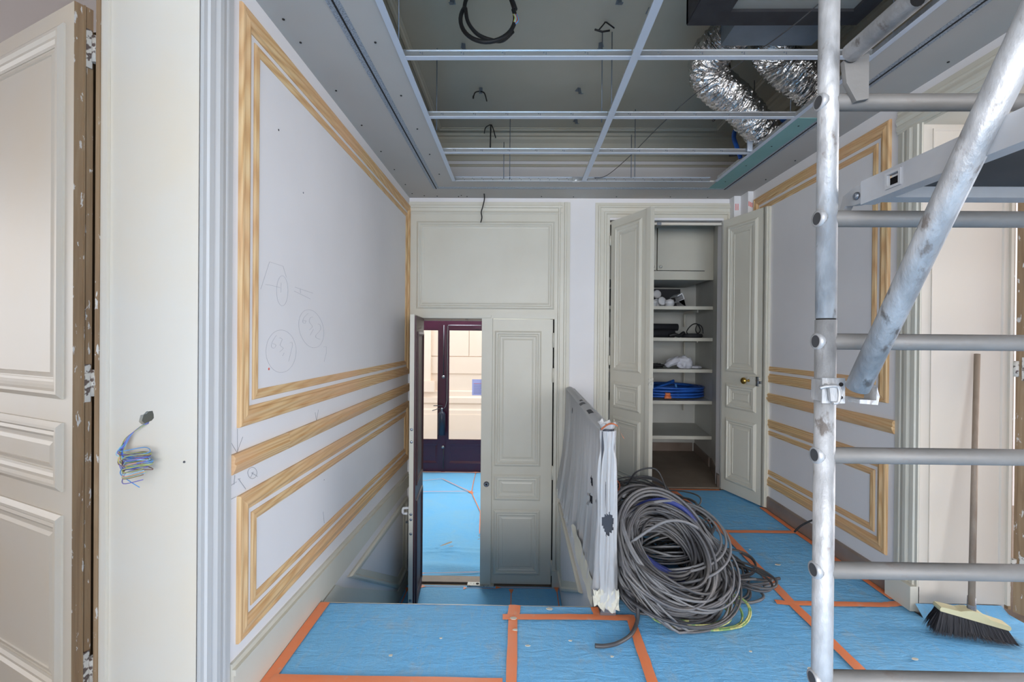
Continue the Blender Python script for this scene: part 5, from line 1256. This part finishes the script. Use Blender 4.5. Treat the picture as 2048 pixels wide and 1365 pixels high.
# ---------------------------------------------------------------- closet shelving and contents
ZS = [0.353, 0.735, 1.078, 1.420, 1.762]
names = ['bottom closet shelf, left empty', 'closet shelf carrying the blue cable coil', 'closet shelf with white gloves and black cable', 'closet shelf with dark rolls of foam', 'top open closet shelf with white fittings']
for z, nm in zip(ZS, names):
    t = empty('shelf', (1.45, 5.35, z-0.032), nm, 'shelf', group='closet shelves')
    m = MB(); slab(m, [(0.80, 4.985), (2.100, 4.985), (2.212, 5.755), (0.745, 5.755)], z-0.020, z)
    add('board', m, 'closet', t)
    add('front_lip', MB().box(0.80, 2.098, 4.962, 4.9845, z-0.034, z+0.002), 'cream', t)
    if z > 0.5:
        bk_ = add('shelf_bracket', MB().box(2.02, 2.035, 5.20, 5.62, z-0.05, z-0.0205).box(2.02, 2.035, 5.60, 5.64, z-0.20, z-0.05), 'cream', t)
cb = empty('closet_cabinet', (1.45, 4.98, 2.05), 'flush closet cabinet with two small doors above the shelves', 'cabinet')
add('fascia', MB().box(0.80, 2.100, 4.965, 4.985, 2.050, 2.700), 'cream', cb)
add('cabinet_body', MB().box(0.82, 2.06, 4.9855, 5.70, 2.050, 2.070), 'closet', cb)
for x0, x1, kx in ((1.00, 1.475, 1.440), (1.490, 2.000, 1.520)):
    dr = add('cabinet_door', MB().box(x0, x1, 4.943, 4.9605, 2.150, 2.605), 'cream', cb)
    add('door_gap', MB().box(x0-0.004, x1+0.004, 4.961, 4.9645, 2.145, 2.609), 'dark', dr)  # dark backing sheet draws the shade around each cabinet door
    add('knob', MB().lathe((kx, 4.945, 2.185), -Y_, [(0, 0.008), (0.010, 0.007), (0.014, 0.015), (0.024, 0.017), (0.030, 0.008)], 14), 'lock', dr)
# top shelf: round white fittings before a dark box, a bent white profile
zt = ZS[4]+0.0025
add('carton', MB().box(1.00, 1.955, 5.56, 5.72, zt, zt+0.25), 'box', label='dark flat carton at the back of the top closet shelf', cat='box')
k = 0
fit = [(1.475, 5.06, 'd'), (1.66, 5.06, 'd'), (1.40, 5.08, 'b'), (1.53, 5.14, 'b'), (1.575, 5.09, 'b'), (1.62, 5.18, 'b'), (1.70, 5.17, 'b'), (1.49, 5.30, 'b'), (1.60, 5.34, 'b')]
whr = ['cap left of the front pair', 'cap right of the front pair']
for (x, y, ty) in fit:
    if ty == 'd':
        add('lamp_fitting', MB().lathe((x, y, zt), Z_, [(0, 0.045), (0.03, 0.045), (0.032, 0.050), (0.055, 0.050), (0.058, 0.046), (0.075, 0.044), (0.077, 0.02)], 20), 'whiteplastic',
            label='white drum lamp '+whr[k]+' on the top closet shelf', cat='lamp', group='white lamps on the top closet shelf'); k += 1
    else:
        zz = 0.11 if y > 5.25 else 0.0
        ax = Vector((RND.uniform(-0.5, 0.5), -1, RND.uniform(-0.2, 0.3)))
        o = MB().lathe((x, y+0.05, zt+0.052+zz), ax, [(-0.03, 0.016), (0.0, 0.018), (0.02, 0.036), (0.045, 0.050), (0.058, 0.049), (0.064, 0.04), (0.066, 0.01)], 18)
        add('lamp_bulb', o, 'whiteplastic', label='white globe bulb in the pile on the top closet shelf', cat='bulb', group='white bulbs on the top closet shelf')
add('white_profile', MB().prism([(0, 0), (0.012, 0), (-0.010, 0.085), (-0.070, 0.055), (-0.066, 0.047), (-0.022, 0.070), (-0.008, 0.080)], (1.815, 5.02, zt), X_, Z_, Y_, 0.25)
    .prism([(-0.028, 0.150), (-0.034, 0.149), (-0.082, 0.118), (-0.078, 0.110), (-0.032, 0.138), (-0.010, 0.083), (-0.002, 0.083)], (1.815, 5.02, zt), X_, Z_, Y_, 0.25), 'whiteplastic', label='bent white plastic profile on the top closet shelf', cat='profile')
# second shelf: dark foam rolls and a coiled lead
zt = ZS[3]+0.0025
add('foam_roll', MB().tube([(1.05, 5.10, zt+0.047), (1.735, 5.12, zt+0.045)], 0.045, 16), 'box', label='dark foam roll lying under another on the closet shelf', cat='foam roll')
add('foam_roll', MB().tube([(1.05, 5.17, zt+0.122), (1.80, 5.20, zt+0.118)], 0.040, 16), 'box', label='upper dark foam roll on the closet shelf', cat='foam roll')
ld = MB().tube(catmull([(2.0+0.0, 5.10, zt+0.01), (1.90, 5.06, zt+0.012), (1.85, 5.12, zt+0.03), (1.95, 5.16, zt+0.035), (2.03, 5.12, zt+0.02), (1.93, 5.05, zt+0.02), (1.86, 5.08, zt+0.06), (1.92, 5.10, zt+0.14), (1.99, 5.12, zt+0.155), (2.03, 5.13, zt+0.09), (2.00, 5.12, zt+0.05), (1.97, 5.11, zt+0.09), (1.995, 5.11, zt+0.15), (2.04, 5.11, zt+0.12), (2.05, 5.10, zt+0.05)], 7), 0.006, 8)
add('power_lead', ld, 'black', label='thin black lead in upright loops on the closet shelf', cat='cable')
add('cable_puck', MB().lathe((1.945, 5.16, zt), Z_, [(0, 0.105), (0.02, 0.12), (0.045, 0.11), (0.05, 0.03)], 22), 'box', label='flat dark coil under the looped lead on the shelf', cat='coil')
add('plug_lead', MB().tube(catmull([(1.66, 5.06, zt+0.02), (1.72, 5.05, zt+0.035), (1.77, 5.06, zt+0.02), (1.81, 5.07, zt+0.045), (1.83, 5.08, zt+0.055)], 5), 0.020, 10), 'black', label='stubby black plug beside the foam rolls', cat='plug')
# third shelf
zt = ZS[2]+0.0025
jr = random.Random(9)
for k in range(4):
    pts = [(1.20+0.42*jr.random(), 5.02+0.22*jr.random(), zt+0.010+0.05*jr.random()) for _ in range(12)]
    add('black_lead', MB().tube(catmull(pts, 5), 0.0075, 7), 'black', label='black lead in the tangle left of the white gloves', cat='cable', group='black leads on the glove shelf')
add('black_lead', MB().tube(catmull([(1.25, 5.20, zt+0.25), (1.34, 5.19, zt+0.28), (1.44, 5.18, zt+0.24), (1.48, 5.17, zt+0.13), (1.475, 5.15, zt+0.05)], 6), 0.005, 7), 'black', label='black lead arching up at the left of the glove shelf', cat='cable')
def glove(name, c, rx, ry, rz, seed, lab, tilt=0.0):
    m = MB(); rows = []
    for i in range(19):
        th = math.pi*i/18; r = []
        for j in range(28):
            ph = 2*math.pi*j/28
            dv = Vector((math.sin(th)*math.cos(ph), math.sin(th)*math.sin(ph), math.cos(th)))
            q = 1+0.30*mnoise.noise(dv*2.2+Vector((seed, 0, 0)))+0.14*mnoise.noise(dv*6+Vector((0, seed, 0)))
            x, y, z = rx*q*dv.x, ry*q*dv.y, rz*q*dv.z
            r.append((c[0]+x*math.cos(tilt)-z*math.sin(tilt), c[1]+y, max(zt+0.001, c[2]+x*math.sin(tilt)+z*math.cos(tilt))))
        rows.append(r)
    m.grid(rows, closed=True)
    return add(name, m, 'glovew', label=lab, cat='glove')
glove('work_glove', (1.70, 5.06, zt+0.075), 0.095, 0.06, 0.040, 2.0, 'crumpled white glove lying over on the shelf, the left one', 0.5)
glove('work_glove', (1.83, 5.05, zt+0.068), 0.085, 0.065, 0.070, 6.0, 'puffed white glove on the shelf, the right one', -0.2)
glove('work_glove', (1.95, 5.10, zt+0.018), 0.085, 0.06, 0.018, 11.0, 'flattened white wrapper at the right of the glove shelf', 0.0)
# fourth shelf: blue cable coil
zt = ZS[1]+0.0025
bcx = empty('cable_coil', (1.72, 5.30, zt), 'bright blue cable coil with orange tape bands on the closet shelf', 'cable coil')
rq = random.Random(14)
for k in range(22):
    lay = k//6
    rr = 0.415-0.026*(k % 6)+rq.uniform(-0.006, 0.006)
    zc_ = zt+0.018+0.032*lay
    n_ = 40; sd = rq.uniform(0, 9)
    pts = [(1.720+rr*math.cos(2*math.pi*i/n_), 5.34+rr*0.80*math.sin(2*math.pi*i/n_), zc_+0.010*mnoise.noise(Vector((math.cos(2*math.pi*i/n_)*1.5, math.sin(2*math.pi*i/n_)*1.5, sd)))+0.010) for i in range(n_)]
    add('turn', MB().tube(pts, 0.0125, 8, closed=True), 'cableblue', bcx)
for k in range(5):
    add('crossing_turn', MB().tube(catmull([(1.78, 5.25, zt+0.17+0.006*k), (1.66, 5.12+0.015*k, zt+0.165), (1.50, 5.04+0.018*k, zt+0.125), (1.32, 5.03+0.02*k, zt+0.085), (1.15, 5.10+0.02*k, zt+0.06)], 6), 0.013, 8), 'cableblue', bcx)
add('tie_strap', MB().obox((1.752, 5.025, zt+0.03), (0.016, 0, 0), (0.0, 0.10, 0.13), (0, -0.002, 0.002)), 'wblue', bcx)
for (x0, x1, y, z) in ((1.600, 1.670, 5.010, zt+0.030), (1.610, 1.665, 5.018, zt+0.062)):
    add('tape_band', MB().tube([(x0, y+0.003, z), (x1, y, z)], 0.017, 12), 'tape', bcx, label='orange tape band')
print('objects', len(bpy.data.objects))
